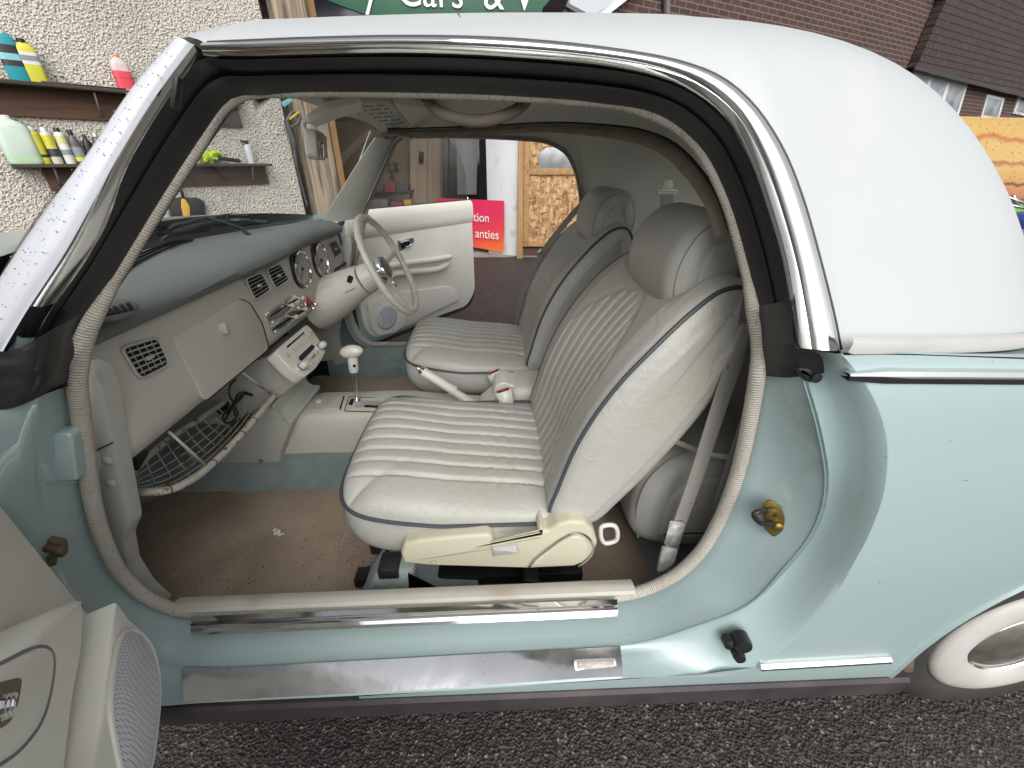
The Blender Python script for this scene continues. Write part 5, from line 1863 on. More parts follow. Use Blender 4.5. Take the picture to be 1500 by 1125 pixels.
oval = cr([E_(*p, .077) for p in ((190, 923), (207, 931), (221, 950), (230, 985), (232, 1015), (227, 1075), (216, 1135), (196, 1150), (180, 1140), (168, 1090), (161, 1045), (162, 1005), (170, 955), (178, 932))], 64, closed=True)
cc = sum(oval, V()) / 64
ob = MB().tube(oval, .0035, 8, closed=True).build('speaker_rim', whitep, dn_)
b = MB().grid([[cc.lerp(p, f) + enn * (.008 * (1 - f**4) + .001) for p in oval] for f in (1, .97, .9, .75, .5, .25, .001)], cv=True)
b.build('speaker_grille', gm_, ob)

# ------------------------------------------------------------------ loose things inside
def sheet(pts, z, th=.006, wob=.002):
    """mat: outline filled with a fine grid cut to the outline"""
    b = MB().prism(fil([V((p.x, p.y, z)) for p in pts], .02, 6), V((0, 0, 1)), th, .002)
    return b
m1 = sheet([U(*p, z=.212) for p in ((150, 768), (215, 733), (283, 714), (355, 722), (440, 716), (520, 704), (620, 690), (640, 800), (548, 856), (520, 884), (255, 893), (190, 868), (130, 825))], .212).build('floor_mat', matm)
tag(m1, 'large brown front floor mat with crumbs beneath the wire basket', 'floor mat')
m2 = sheet([U(*p, z=.212) for p in ((787, 868), (768, 835), (800, 745), (880, 720), (905, 742), (962, 848), (956, 862))], .212).build('floor_mat', matm)
tag(m2, 'brown rear floor mat behind the near seat next to the seat belt anchor', 'floor mat')
def FL(px, py): return U(px, py, z=.215)
m3 = sheet([V((-1.02, 1.40, 0)), V((-1.02, 1.84, 0)), V((-.30, 1.84, 0)), V((-.30, 1.40, 0)), V((-.6, 1.385, 0))], .212).build('floor_mat', matm)
tag(m3, 'brown floor mat in the far driver footwell behind the gear lever', 'floor mat')
b = MB()
c_ = FL(408, 784) + V((0, 0, .004))
for k in range(7):
    a = k * .9
    b.box(c_ + V((.010 * math.cos(a * 2.1), .008 * math.sin(a * 1.7), .002 * k)), (.012, .007, .003), Matrix.Rotation(a, 3, 'Z') @ Matrix.Rotation(.5 * math.sin(k), 3, 'X'), .001)
tag(b.build('paper_scrap', paper), 'small crumpled white paper scrap on the brown floor mat', 'litter')
b = MB()
random.seed(3)
for k in range(300):
    px, py = random.uniform(200, 520), random.uniform(735, 868)
    if k < 60: px, py = random.gauss(510, 14), random.uniform(780, 830)
    p = FL(px, py)
    s = random.uniform(.0005, .0018)
    b.box(p, (s * random.uniform(1, 3), s, s * .6), Matrix.Rotation(random.random() * 6, 3, 'Z'))
tag(b.build('crumbs_and_grit', M('dark_grit', (.03, .022, .016), (.12, .09, .06), scale=90, rough=.9), weld=False), 'dark crumbs and grit scattered over the front mat', 'dirt', kind='stuff')
b = MB()
lp0 = U(541, 832, z=.222)
b.prism(fil([lp0 + V((dx, dy, 0)) for dx, dy in ((-.022, -.006), (0, -.012), (.024, .004), (.002, .010))], .006), V((.2, -.3, 1)), .002)
tag(b.build('dead_leaf', M('dark_leaf', (.03, .025, .018), rough=.7)), 'small dark dead leaf on the mat by the seat rail', 'leaf')
# coiled black cable in the basket
def cb(px, py, x=-.77): return U(px, py, x=x)
cp = [cb(345, 556, -.74), cb(337, 566), cb(336, 578), cb(344, 590), cb(356, 580), cb(358, 575), cb(349, 577), cb(342, 590), cb(330, 604), cb(326, 614), cb(333, 620), cb(345, 612), cb(342, 600), cb(345, 588), cb(356, 577), cb(352, 584), cb(341, 596), cb(332, 612), cb(329, 618), cb(338, 618), cb(348, 606), cb(343, 594), cb(350, 584)]
b = MB().tube(cr(cp, 200), .0026, 8)
b.tube([cb(360, 576), cb(371, 579)], .005, 8)
tag(b.build('coiled_cable', blackp), 'coiled black charging cable lying in the wire basket under the dash', 'cable')

b = MB()
random.seed(21)
for k in range(170):
    t, u = random.random()**.8, random.gauss(.45, .22)
    if not .1 < u < .9: continue
    i = int(t * 28)
    p = SO[i].lerp(SO[i + 1], random.random()).lerp(SI[i].lerp(SI[i + 1], .5), u) + V((0, -.012, .003))
    r = random.uniform(.0004, .0011)
    m = frame(p, (1, 0, 0), z=(0, -1, .25))
    b.lathe([(r, 0), (r * .8, r * .5), (.0001, r * .7)], m, 6)
dr = b.build('water_droplets', M('water_drop', (.30, .31, .34), rough=.08, spec=.8), car, weld=False)
dr['kind'] = 'stuff'
# ------------------------------------------------------------------ yard walls and buildings
def wallmat(name, kind):
    m, nt, bs = nodes_of(name)
    tc = N(nt, 'ShaderNodeTexCoord')
    co = tc.outputs['Object']
    bp = N(nt, 'ShaderNodeBump')
    def tex(t, **k):
        n = N(nt, t, **k)
        nt.links.new(co, n.inputs['Vector'])
        return n
    if kind == 'pebble':
        v = tex('ShaderNodeTexVoronoi', i_Scale=75.0)
        n1 = tex('ShaderNodeTexNoise', i_Scale=1.1, i_Detail=6.0)
        n2 = tex('ShaderNodeTexNoise', i_Scale=55.0, i_Detail=4.0)
        c = ramp(nt, n2.outputs['Fac'], [(.34, (.20, .17, .13)), (.42, (.52, .485, .425)), (.62, (.64, .605, .535)), (.8, (.68, .65, .59))])
        c = mixc(nt, ramp(nt, n1.outputs['Fac'], [(.48, (0,)), (.75, (.5,))]), c, (.28, .255, .20))
        n3 = tex('ShaderNodeTexNoise', i_Scale=22.0, i_Detail=2.0)
        c = mixc(nt, ramp(nt, n3.outputs['Fac'], [(.70, (0,)), (.74, (.8,))]), c, (.10, .09, .07))
        ad = N(nt, 'ShaderNodeMath', operation='ADD')
        nt.links.new(v.outputs['Distance'], ad.inputs[0])
        nt.links.new(n2.outputs['Fac'], ad.inputs[1])
        nt.links.new(ad.outputs[0], bp.inputs['Height'])
        bp.inputs['Strength'].default_value = 1
        bp.inputs['Distance'].default_value = .012
        bs.inputs['Roughness'].default_value = .95
    elif kind in ('brick', 'tile'):
        br = tex('ShaderNodeTexBrick')
        br.inputs['Scale'].default_value = 1
        if kind == 'brick':
            br.inputs['Brick Width'].default_value = .225
            br.inputs['Row Height'].default_value = .075
            br.inputs['Mortar Size'].default_value = .008
            br.inputs['Color1'].default_value = (.078, .036, .029, 1)
            br.inputs['Color2'].default_value = (.048, .025, .021, 1)
            br.inputs['Mortar'].default_value = (.15, .12, .105, 1)
        else:
            br.inputs['Brick Width'].default_value = .17
            br.inputs['Row Height'].default_value = .115
            br.inputs['Mortar Size'].default_value = .010
            br.inputs['Color1'].default_value = (.060, .038, .032, 1)
            br.inputs['Color2'].default_value = (.045, .030, .026, 1)
            br.inputs['Mortar'].default_value = (.010, .008, .008, 1)
        n1 = tex('ShaderNodeTexNoise', i_Scale=9.0, i_Detail=5.0)
        c = mixc(nt, ramp(nt, n1.outputs['Fac'], [(.6, (0,)), (.8, (.45,))]), br.outputs['Color'], (.16, .13, .115))
        nt.links.new(br.outputs['Fac'], bp.inputs['Height'])
        bp.invert = True
        bp.inputs['Strength'].default_value = .6
        bp.inputs['Distance'].default_value = .01 if kind == 'brick' else .03
        bs.inputs['Roughness'].default_value = .85
    elif kind == 'osb':
        mp1 = N(nt, 'ShaderNodeMapping'); mp1.inputs['Scale'].default_value = (34, 12, 1); mp1.inputs['Rotation'].default_value = (0, 0, .7)
        mp2 = N(nt, 'ShaderNodeMapping'); mp2.inputs['Scale'].default_value = (38, 11, 1); mp2.inputs['Rotation'].default_value = (0, 0, -.6)
        mp3 = N(nt, 'ShaderNodeMapping'); mp3.inputs['Scale'].default_value = (14, 36, 1); mp3.inputs['Rotation'].default_value = (0, 0, .15)
        cs = []
        for mp in (mp1, mp2, mp3):
            nt.links.new(co, mp.inputs[0])
            v = N(nt, 'ShaderNodeTexVoronoi', i_Scale=1.0)
            nt.links.new(mp.outputs[0], v.inputs['Vector'])
            s = N(nt, 'ShaderNodeSeparateColor')
            nt.links.new(v.outputs['Color'], s.inputs[0])
            cs.append((ramp(nt, s.outputs[0], [(0, (.17, .085, .032)), (.4, (.33, .19, .085)), (.75, (.44, .28, .14)), (1, (.55, .38, .21))]), s.outputs[1]))
        n1 = tex('ShaderNodeTexNoise', i_Scale=14.0, i_Detail=2.0)
        c = mixc(nt, ramp(nt, cs[0][1], [(.45, (0,)), (.46, (1,))]), cs[0][0], cs[1][0])
        c = mixc(nt, ramp(nt, n1.outputs['Fac'], [(.52, (0,)), (.53, (1,))]), c, cs[2][0])
        bs.inputs['Roughness'].default_value = .8
        nt.links.new(cs[0][1], bp.inputs['Height'])
        bp.inputs['Strength'].default_value = .3
        bp.inputs['Distance'].default_value = .002
    elif kind == 'mural':
        sep = N(nt, 'ShaderNodeSeparateXYZ')
        n1 = tex('ShaderNodeTexNoise', i_Scale=1.6, i_Detail=5.0)
        nt.links.new(co, sep.inputs[0])
        ad = N(nt, 'ShaderNodeMath', operation='MULTIPLY_ADD')
        nt.links.new(n1.outputs['Fac'], ad.inputs[0])
        ad.inputs[1].default_value = .38
        nt.links.new(sep.outputs['Y'], ad.inputs[2])
        mr = N(nt, 'ShaderNodeMapRange')
        mr.inputs['From Min'].default_value = -.35
        mr.inputs['From Max'].default_value = 1.2
        nt.links.new(ad.outputs[0], mr.inputs['Value'])
        c = ramp(nt, mr.outputs[0], [(0, (.06, .10, .02)), (.18, (.10, .42, .04)), (.30, (.16, .42, .06)), (.33, (.07, .03, .02)), (.37, (.40, .16, .09)), (.45, (.5, .22, .10)), (.47, (.09, .04, .02)),
                                     (.49, (.48, .27, .09)), (.60, (.56, .37, .14)), (.64, (.33, .13, .07)), (.66, (.56, .37, .14)), (.80, (.55, .37, .14)), (.83, (.46, .13, .05)), (.86, (.56, .36, .12)), (1, (.52, .33, .11))])
        n2 = tex('ShaderNodeTexNoise', i_Scale=26.0, i_Detail=3.0)
        c = mixc(nt, ramp(nt, n2.outputs['Fac'], [(.62, (0,)), (.68, (.7,))]), c, (.12, .07, .03))
        nt.links.new(n2.outputs['Fac'], bp.inputs['Height'])
        bp.inputs['Strength'].default_value = .4
        bs.inputs['Roughness'].default_value = .7
    nt.links.new(c, bs.inputs['Base Color'])
    nt.links.new(bp.outputs[0], bs.inputs['Normal'])
    return m
def wood(name, c1, c2, sx=2, sy=26, rough=.85, dark=(.05, .035, .025)):
    return M(name, c1, c2, scale=1, rough=rough, bump=.6, bscale=3, bdist=.006, stretch=(sx, sy, sy), stain=dark, sscale=1.6, slo=.5, shi=.8)
woodS = wood('shelf_wood', (.115, .060, .036), (.075, .04, .026))
woodP = M('weathered_post', (.38, .30, .225), (.22, .165, .12), scale=1, rough=.9, bump=1, bscale=2, bdist=.02, stretch=(22, 22, 1.5), stain=(.06, .045, .035), sscale=1.2, slo=.52, shi=.62)
woodN = M('new_timber', (.40, .235, .10), (.28, .16, .07), scale=1, rough=.8, bump=.3, bscale=3, stretch=(20, 20, 1.2))
# pebble-dashed workshop wall
wd = V((math.sin(rad(44)), math.cos(rad(44)), 0)); wn = V((math.cos(rad(44)), -math.sin(rad(44)), 0))
wA = U(452, 330, y=4.75); wA.z = 0
def WP(px, py, d=0): return UP(px, py, wA + wn * d, wn)
Mw = frame(wA, wd, z=wn)
b = MB().box((-3.9, 3.2 / 2 + .3, -.125), (7.8, 3.8, .25), None, .01)
b.v = [Mw @ v for v in b.v]
o = tag(b.build('pebbledash_wall', wallmat('pebbledash', 'pebble'), Mx=Mw, smooth=False), 'pale pebble-dashed wall behind the windscreen carrying two brown shelves', 'wall')
def plank(pxa, pxb, py, h, dep, name, mat, lab, cat, dz=0, off=0, grp=None, **k):
    A_, B_ = WP(pxa, py, off), WP(pxb, py, off)
    z = k.get('z', A_.z)
    la, lb = (A_ - wA).dot(wd), (B_ - wA).dot(wd)
    b = MB().box(((la + lb) / 2, z - h / 2, dep / 2 + off), (lb - la, h, dep), None, .003)
    b.v = [Mw @ v for v in b.v]
    return b.build(name, mat, Mx=Matrix.Translation(Mw @ V(((la + lb) / 2, z - h / 2, dep / 2 + off))) @ Mw.to_3x3().to_4x4()), la, lb, z
zU, zL = (WP(0, 118).z + WP(190, 137).z) / 2, (WP(15, 234).z + WP(388, 244).z) / 2
def shelf(pxa, pxb, z, hb, lab):
    r = root('wall_shelf', Mw @ V(((WP(pxa, 200) - wA).dot(wd), z, 0)), lab, 'shelf')
    la, lb = (WP(pxa, 240) - wA).dot(wd), (WP(pxb, 240) - wA).dot(wd)
    for nm, c, s in (('board', ((la + lb) / 2, z - .011, .085), (lb - la, .022, .16)), ('back_plank', ((la + lb) / 2 + .06, z - .024 - hb / 2, .014), (lb - la - .16, hb, .026))):
        b = MB().box(c, s, None, .003)
        b.v = [Mw @ v for v in b.v]
        b.build(nm, woodS if nm != 'board' else wood('shelf_top_wood', (.07, .05, .035), (.04, .03, .022)), r, Mx=Mw @ Matrix.Translation(V(c)))
    for t in (.12, .5, .9):
        x = la + (lb - la) * t
        b = MB()
        b.tube([Mw @ V((x, z - .03, .13)), Mw @ V((x, z - hb, .035))], .006, 6)
        b.build('bracket', M('grey_bracket', (.22, .2, .18), rough=.6) if 'grey_bracket' not in bpy.data.materials else bpy.data.materials['grey_bracket'], r)
    return r
shelf(-120, 372, zU, .17, 'upper brown shelf on the pebble-dashed wall, holding teal and pink bottles')
shelf(14, 389, zL, .15, 'lower brown shelf on the pebble-dashed wall, holding spray cans and gloves')
def onshelf(px, z):         # point on the shelf surface under the pixel column
    p = WP(px, 237 if z < zU - .02 else 118 + px * .1, .075)
    return V((p.x, p.y, z))
def up_local(p): return frame(p, wd, z=(0, 0, 1))
BM = {}
def pm(name, c, rough=.35, **k):
    if name not in BM: BM[name] = M(name, c, rough=rough, **k)
    return BM[name]
def body_rows(m, secs, k=20, p=4.0):
    """superellipse sections (halfwidth, halfdepth, height)"""
    rows = []
    for w_, d_, h in secs:
        row = []
        for i in range(k):
            a = 2 * PI * i / k
            c, s = math.cos(a), math.sin(a)
            row.append(m @ V((math.copysign(abs(c)**(2 / p), c) * w_, math.copysign(abs(s)**(2 / p), s) * d_, h)))
        rows.append(row)
    return rows
def bottle(px, z, w_, d_, h, matb, lab, cat, cap=None, capm=None, label=None, p=4.0, name='bottle', liquid=None, neck=.35, tilt=0, tall=.72):
    m = up_local(onshelf(px, z)) @ Matrix.Rotation(tilt, 4, 'Y')
    r = bpy.data.objects.new(name, None); COL.objects.link(r); W[r] = m.copy(); r.matrix_world = m; r.empty_display_size = .05
    tag(r, lab, cat)
    secs = [(w_ * .01, d_ * .01, .0), (w_ * .92, d_ * .9, .0), (w_, d_, .012), (w_, d_, h * tall * .5), (w_, d_, h * tall), (w_ * .9, d_ * .95, h * tall + (1 - tall) * h * .25), (w_ * .6, d_ * .8, h * tall + (1 - tall) * h * .5), (w_ * neck, w_ * neck, h * tall + (1 - tall) * h * .65), (w_ * neck, w_ * neck, h * .93)]
    rows = body_rows(m, secs, p=p)
    b = MB().grid(rows, cv=True); b.add(rows[-1], [list(range(20))])
    b.build('body', matb, r, sharp=50)
    if liquid:
        b = MB().grid(body_rows(m, [(w_ * 1.004, d_ * 1.004, .012), (w_ * 1.004, d_ * 1.004, h * liquid[1])], p=p), cv=True)
        b.build('coloured_contents', liquid[0], r)
    if label:
        b = MB().grid(body_rows(m, [(w_ * 1.012, d_ * 1.012, h * label[1]), (w_ * 1.012, d_ * 1.012, h * label[2])], p=p), cv=True)
        b.build('label', label[0], r)
        if len(label) > 3:
            b = MB().grid([[q for q in row] for row in body_rows(m, [(w_ * 1.02, d_ * 1.02, h * label[4]), (w_ * 1.02, d_ * 1.02, h * label[5])], p=p)], cv=True)
            b.build('label_band', label[3], r)
    if cap:
        b = MB()
        if cap == 'trigger':
            for v in ((0, 0, h * .96), ):
                bb = MB().box((0, 0, h * .95), (w_ * .9, w_ * .9, h * .08), None, .003)
                bb.box((-w_ * .5, 0, h * 1.04), (w_ * 2.2, w_ * .7, h * .10), None, .006)
                bb.box((-w_ * .95, 0, h * .95), (w_ * .25, w_ * .4, h * .14), Matrix.Rotation(.3, 3, 'Y'), .002)
            b.v = [m @ v for v in bb.v]; b.f = bb.f; b.uv = bb.uv
        else:
            b.lathe([(w_ * cap, h * .86), (w_ * cap, h * .985), (w_ * cap * .85, h), (.0001, h)], m, 20)
        b.build('cap', capm, r)
    return r
black_l = pm('black_label', (.03, .03, .035)); white_l = pm('white_label', (.7, .7, .68)); yel = pm('yellow_print', (.62, .58, .05)); grey_l = pm('grey_print', (.25, .27, .28))
bottle(33, zU, .052, .035, .27, pm('teal_liquid', (.02, .30, .36)), 'teal bottle with black label and white cap on the upper shelf', 'bottle', .55, white_l, (black_l, .30, .72, pm('teal_text', (.25, .55, .6)), .42, .55), tall=.85, neck=.5)
bottle(59, zU, .050, .032, .24, yel, 'yellow bottle with black cap and white label on the upper shelf', 'bottle', .42, blackp, (white_l, .42, .70, grey_l, .5, .62), tall=.74)
bottle(189, zU, .052, .036, .22, pm('clear_pink_plastic', (.62, .50, .48)), 'small clear bottle half full of pink liquid with orange cap on the upper shelf', 'bottle', .28, pm('orange_cap', (.75, .18, .05)), (black_l, .35, .36), liquid=(pm('pink_liquid', (.72, .06, .10)), .55), tall=.72)
o, *_x = plank(57, 175, 117, .012, .10, 'metal_ruler', blackp, '', '', off=.02, z=zU + .014)
tag(o, 'long flat black bar lying on the upper shelf between the bottles', 'bar')
bottle(39, zL, .086, .055, .285, pm('milky_green_plastic', (.55, .66, .56)), 'large milky mint jerrycan on the left end of the lower shelf', 'jerrycan', .3, white_l, tall=.76, name='jerrycan', liquid=(pm('green_liquid', (.42, .62, .38)), .18))
def can(px, bodym, topc, lab, lm, h=.225, r_=.029, band=None):
    m = up_local(onshelf(px, zL))
    r = bpy.data.objects.new('spray_can', None); COL.objects.link(r); W[r] = m.copy(); r.matrix_world = m
    tag(r, lab, 'spray can')
    MB().lathe([(.0001, 0), (r_ * .95, 0), (r_, .004), (r_, h * .80), (r_ * .82, h * .86), (r_ * .55, h * .89), (.0001, h * .89)], m, 24).build('body', bodym, r)
    MB().lathe([(r_ * 1.01, h * lm[1]), (r_ * 1.01, h * lm[2])], m, 24).build('label', lm[0], r)
    if band: MB().lathe([(r_ * 1.02, h * band[1]), (r_ * 1.02, h * band[2])], m, 24).build('label_band', band[0], r)
    MB().lathe([(r_ * .6, h * .88), (r_ * .6, h * .97), (r_ * .45, h), (.0001, h)], m, 20).build('cap', topc, r)
can(67, yel, white_l, 'yellow spray can with black lower stripe beside the mint jerrycan', (yel, .1, .8), band=(black_l, .18, .26))
can(85, pm('cream_tin', (.6, .6, .5)), white_l, 'white and yellow spray can with dark panel, second from the jerrycan', (yel, .45, .78), band=(pm('dark_panel', (.05, .05, .05)), .2, .42))
can(104, white_l, blackp, 'white spray can with yellow shoulder, third from the jerrycan', (pm('pale_yellow', (.66, .64, .30)), .55, .78), band=(grey_l, .25, .4))
bottle(121, zL, .032, .026, .215, pm('smoky_bottle', (.10, .10, .09)), 'dark round bottle with yellow label and black spray top on the lower shelf', 'bottle', .5, blackp, (grey_l, .2, .5, yel, .08, .2), p=2, tall=.6)
bottle(139, zL, .030, .024, .19, blackp, 'plain black spray bottle on the lower shelf', 'bottle', .4, blackp, p=2, tall=.6)
can(155, pm('dark_tin', (.09, .09, .10)), pm('tin_silver', (.6, .6, .62), metal=.8), 'dark grey can with silver top near the windscreen pillar', (white_l, .45, .62), h=.20)
bottle(368, zL, .030, .028, .17, pm('white_bottle', (.60, .62, .66)), 'white spray bottle with black and red trigger on the shelf end', 'spray bottle', 'trigger', pm('trigger_black', (.03, .03, .03)), p=2.2, tall=.74, name='spray_bottle')
bottle(356, zU, .026, .024, .14, pm('white_bottle2', (.62, .62, .62)), 'small white bottle on the right end of the upper shelf', 'bottle', .5, white_l, p=2.2, name='bottle')
# hi-vis gloves
b = MB()
random.seed(5)
gp0 = onshelf(309, zL)
mg = up_local(gp0)
for k in range(13):
    a, l = random.uniform(0, PI), random.uniform(.03, .07)
    c_ = V((random.uniform(-.05, .06), random.uniform(-.03, .04), random.uniform(.02, .07)))
    d_ = V((math.cos(a), random.uniform(-.4, .4), math.sin(a) * .6)) * l
    b.tube([mg @ (c_ - d_), mg @ (c_ + V((0, 0, .01))), mg @ (c_ + d_)], lambda t: .014 + .008 * math.sin(PI * t), 8)
b.tube([mg @ V((.02, .09, .0)), mg @ V((.025, .10, -.04)), mg @ V((.03, .10, -.07))], .018, 8)
tag(b.build('work_gloves', M('hi_vis_yellow', (.50, .68, .03), (.35, .5, .02), scale=30, rough=.8)), 'crumpled fluorescent yellow-green gloves on the lower shelf', 'gloves')
b = MB().tube([onshelf(302, zL + .055), onshelf(352, zL + .022)], .016, 8)
tag(b.build('black_tool_handle', blackp), 'black rod-shaped tool lying across the lower shelf beside the gloves', 'tool')
b = MB().tube(cr([onshelf(333, zL + .13) , onshelf(338, zL + .10), onshelf(341, zL + .05)], 8), .012, 8)
# black snow brush with yellow handle, hanging
q = WP(272, 305, .05)
r = root('hand_shovel', q, 'black plastic shovel head with orange-yellow handle hanging below the shelves', 'shovel')
b = MB().prism(fil([WP(*p, .04) for p in ((243, 293), (262, 289), (292, 290), (300, 297), (302, 330), (250, 332), (249, 310))], .02), wn, .02, .005, 2)
b.build('blade', blackp, r)
b = MB()
for k in range(6):
    b.tube([WP(254 + 8 * k, 312, .045), WP(255 + 8 * k, 331, .045)], .006, 6)
b.build('blade_ribs', hole, r)
b = MB().prism(fil([WP(*p, .07) for p in ((266, 291), (271, 291), (278, 302), (279, 320), (270, 321), (266, 303))], .012), wn, .02, .004, 2)
b.build('handle_grip', pm('orange_yellow', (.75, .40, .05)), r)
MB().tube([WP(269, 291, .06), WP(262, 266, .05)], .011, 8).build('shaft', blackp, r)
# pressure washer lance
q = WP(432, 170, .05)
r = root('pressure_washer_lance', q, 'dark grey pressure washer lance hanging by the timber post', 'lance')
MB().tube(cr([WP(*p, .06) for p in ((419, 176), (423, 190), (429, 207), (433, 235), (441, 268), (450, 302))], 30), lambda t: .026 if t < .28 else (.016 if t < .5 else .009), 8).build('barrel', pm('lance_grey', (.06, .065, .07)), r)
MB().tube(cr([WP(*p, .07) for p in ((420, 176), (428, 165), (438, 168), (436, 180), (426, 186))], 20), .012, 8).build('trigger_guard', pm('lance_grey2', (.08, .085, .09)), r)
MB().tube([WP(424, 175, .08), WP(438, 164, .08)], .010, 8).build('trigger', pm('yellow_trigger', (.6, .5, .04)), r)
MB().tube([WP(448, 293, .06), WP(452, 303, .06)], .013, 8).build('nozzle', blackp, r)
b = MB().tube(cr([WP(*p, .05) for p in ((438, 180), (448, 190), (458, 210), (462, 250), (470, 300), (474, 345))], 30), .010, 6)
tag(b.build('wall_hose', pm('hose_grey', (.14, .13, .12))), 'thin grey hose running down the wall edge next to the timber post', 'hose')
b = MB().prism(fil([WP(*p, .03) for p in ((412, 150), (428, 141), (432, 146), (416, 157))], .01), wn, .004, .001)
tag(b.build('cyan_tag', pm('cyan', (.18, .50, .55))), 'small pale cyan tag stuck on the pebble-dashed wall above the lance', 'tag')
b = MB()
hk = WP(88, 268, .05)
b.tube(cr([hk, hk + V((0, 0, -.06)), hk + wd * .05 + V((0, 0, -.09)), hk + wd * .09 + V((0, 0, -.03))], 14), .008, 6)
tag(b.build('black_hook', blackp), 'black curved hook under the lower shelf near the pillar', 'hook')

# weathered timber post at the corner
pb_ = WP(470, 330, -.05); pb_.z = 0
b = MB()
rows = []
for k in range(40):
    z = -.02 + 3.4 * k / 39
    row = []
    for i in range(28):
        a = 2 * PI * i / 28
        c, s = math.cos(a), math.sin(a)
        x, y = math.copysign(abs(c)**.5, c) * .15, math.copysign(abs(s)**.5, s) * .12
        f = 1 + .10 * noise.noise(V((a * 2.5, z * .35, 3))) + .05 * noise.noise(V((a * 8, z * .5, 7)))
        row.append(pb_ + wd * (x * f + .10) + wn * (y * f + .02) + V((0, 0, z)))
    rows.append(row)
b.grid(rows, cv=True)
tag(b.build('timber_post', woodP, sharp=25), 'thick weathered grey-brown timber post at the workshop corner', 'post')
b = MB().box((0, 0, 0), (.07, .05, 3.4), None, .004)
pc2 = pb_ + wd * .33 + V((0, 0, 1.7))
mxp = Matrix.Translation(pc2) @ Mw.to_3x3().to_4x4() @ Matrix.Rotation(PI / 2, 4, 'X')
b.v = [mxp @ v for v in b.v]
tag(b.build('timber_batten', woodN, Mx=mxp), 'narrow orange-brown timber batten beside the weathered post', 'batten')

# workshop front: interior room, white pier, gate
yF = 5.8
rm = root('workshop_building', (-1.2, 6.6, 0), 'open-fronted workshop with dark interior seen through the far door glass', 'building')
tan = M('tan_wall', (.30, .215, .14), (.26, .185, .12), scale=2, rough=.85, stain=(.14, .1, .07), sscale=3)
b = MB().box((-1.2, 7.7, 1.6), (4.6, .1, 3.2))
b.build('back_wall', tan, rm)
b = MB().box((-3.0, 6.6, 1.6), (.1, 2.3, 3.2)); b.build('side_wall', tan, rm)
b = MB().box((-1.2, 6.8, .012), (3.8, 2.0, .02)); b.build('concrete_floor', M('workshop_floor', (.22, .18, .155), (.17, .14, .12), scale=5, rough=.8), rm)
b = MB().box((-1.25, 6.9, 3.0), (4.4, 2.2, .12)); b.build('flat_roof', M('grey_roof_sheet', (.14, .15, .17), rough=.7), rm)
wp_ = MB().prism([U(714, 210, y=5.98), U(714, 372, y=5.98), U(761, 378, y=5.80), U(761, 215, y=5.80)], V((0, -1, 0)), .02)
A_ = U(690, 300, y=6.18); B_ = U(761, 300, y=5.80)
dw = (B_ - A_); dw.z = 0; L_ = dw.length; dw.normalize(); nw = V((dw.y, -dw.x, 0))
mP = frame(V((A_.x, A_.y, 0)), dw, z=nw)
xa_ = (V((U(714, 300, y=6.05).x, 6.05, 0)) - V((A_.x, A_.y, 0))).dot(dw)
b = MB().box(((xa_ + L_) / 2, 1.5, -.10), (L_ - xa_, 3.0, .2), None, .006)
b.v = [mP @ v for v in b.v]
b.build('white_pier', M('white_render', (.66, .67, .68), (.60, .61, .62), scale=3, rough=.8, stain=(.30, .29, .27), sscale=5, slo=.58, shi=.75, bump=.3, bscale=60), rm)
# interior fittings on the back wall
def BK(px, py, y=7.60): return U(px, py, y=y)
def slab(pts, y, th, name, mat, par=None, bev=.004):
    return MB().prism([BK(*p, y=y) for p in pts], V((0, -1, 0)), th, bev).build(name, mat, par)
slab(((601, 190), (650, 190), (648, 330), (601, 330)), 7.4, .05, 'panelled_door', M('dull_cream_paint', (.36, .28, .21), (.32, .25, .19), scale=2, rough=.7), rm)
slab(((612, 200), (626, 200), (625, 300), (612, 300)), 7.345, .008, 'door_panel', M('door_panel_shade', (.33, .255, .19), rough=.7), rm)
slab(((633, 200), (646, 200), (645, 300), (633, 300)), 7.345, .008, 'door_panel', bpy.data.materials['door_panel_shade'], rm)
slab(((652, 190), (716, 190), (716, 300), (652, 300)), 6.9, .08, 'dark_window', M('dark_glass', (.02, .022, .026), rough=.08), rm)
slab(((648, 190), (656, 190), (656, 300), (648, 300)), 6.85, .05, 'window_frame', blackp, rm)
slab(((668, 200), (700, 200), (698, 285), (670, 285)), 6.81, .01, 'painted_window_reflection', M('reflection_grey', (.16, .16, .16), rough=.5), rm)  # grey slab drawn in as a reflection on the dark window
def sthing(pts, y, th, name, col, lab, cat, bev=.01, mat=None):
    return tag(slab(pts, y, th, name, mat or pm(lab[:20], col, rough=.6), None, bev), lab, cat)
cb_ = root('storage_bench', (-1.6, 7.3, 0), 'dark workbench stacked with crates at the back of the workshop', 'workbench')
slab(((535, 282), (600, 282), (600, 325), (535, 325)), 7.2, .4, 'bench_body', pm('bench_dark', (.035, .03, .028)), cb_)
slab(((530, 279), (602, 279), (602, 283), (530, 283)), 7.15, .45, 'bench_top', woodS, cb_)
sthing(((563, 268), (579, 268), (579, 282), (563, 282)), 7.1, .2, 'storage_box', (.20, .02, .03), 'dark red plastic box on the workbench', 'box')
sthing(((580, 270), (598, 270), (598, 282), (580, 282)), 7.1, .2, 'storage_box', (.05, .05, .045), 'black box on the workbench right of the red box', 'box')
sthing(((546, 271), (561, 271), (561, 282), (546, 282)), 7.1, .2, 'storage_box', (.06, .05, .05), 'charcoal box on the workbench left of the red box', 'box')
sthing(((591, 293), (602, 293), (602, 303), (591, 303)), 7.0, .2, 'storage_box', (.55, .36, .02), 'small bright yellow box in front of the workbench', 'box')
sthing(((540, 292), (568, 292), (568, 312), (540, 312)), 6.9, .3, 'storage_crate', (.16, .13, .11), 'grey-brown crate on the floor before the workbench', 'crate')
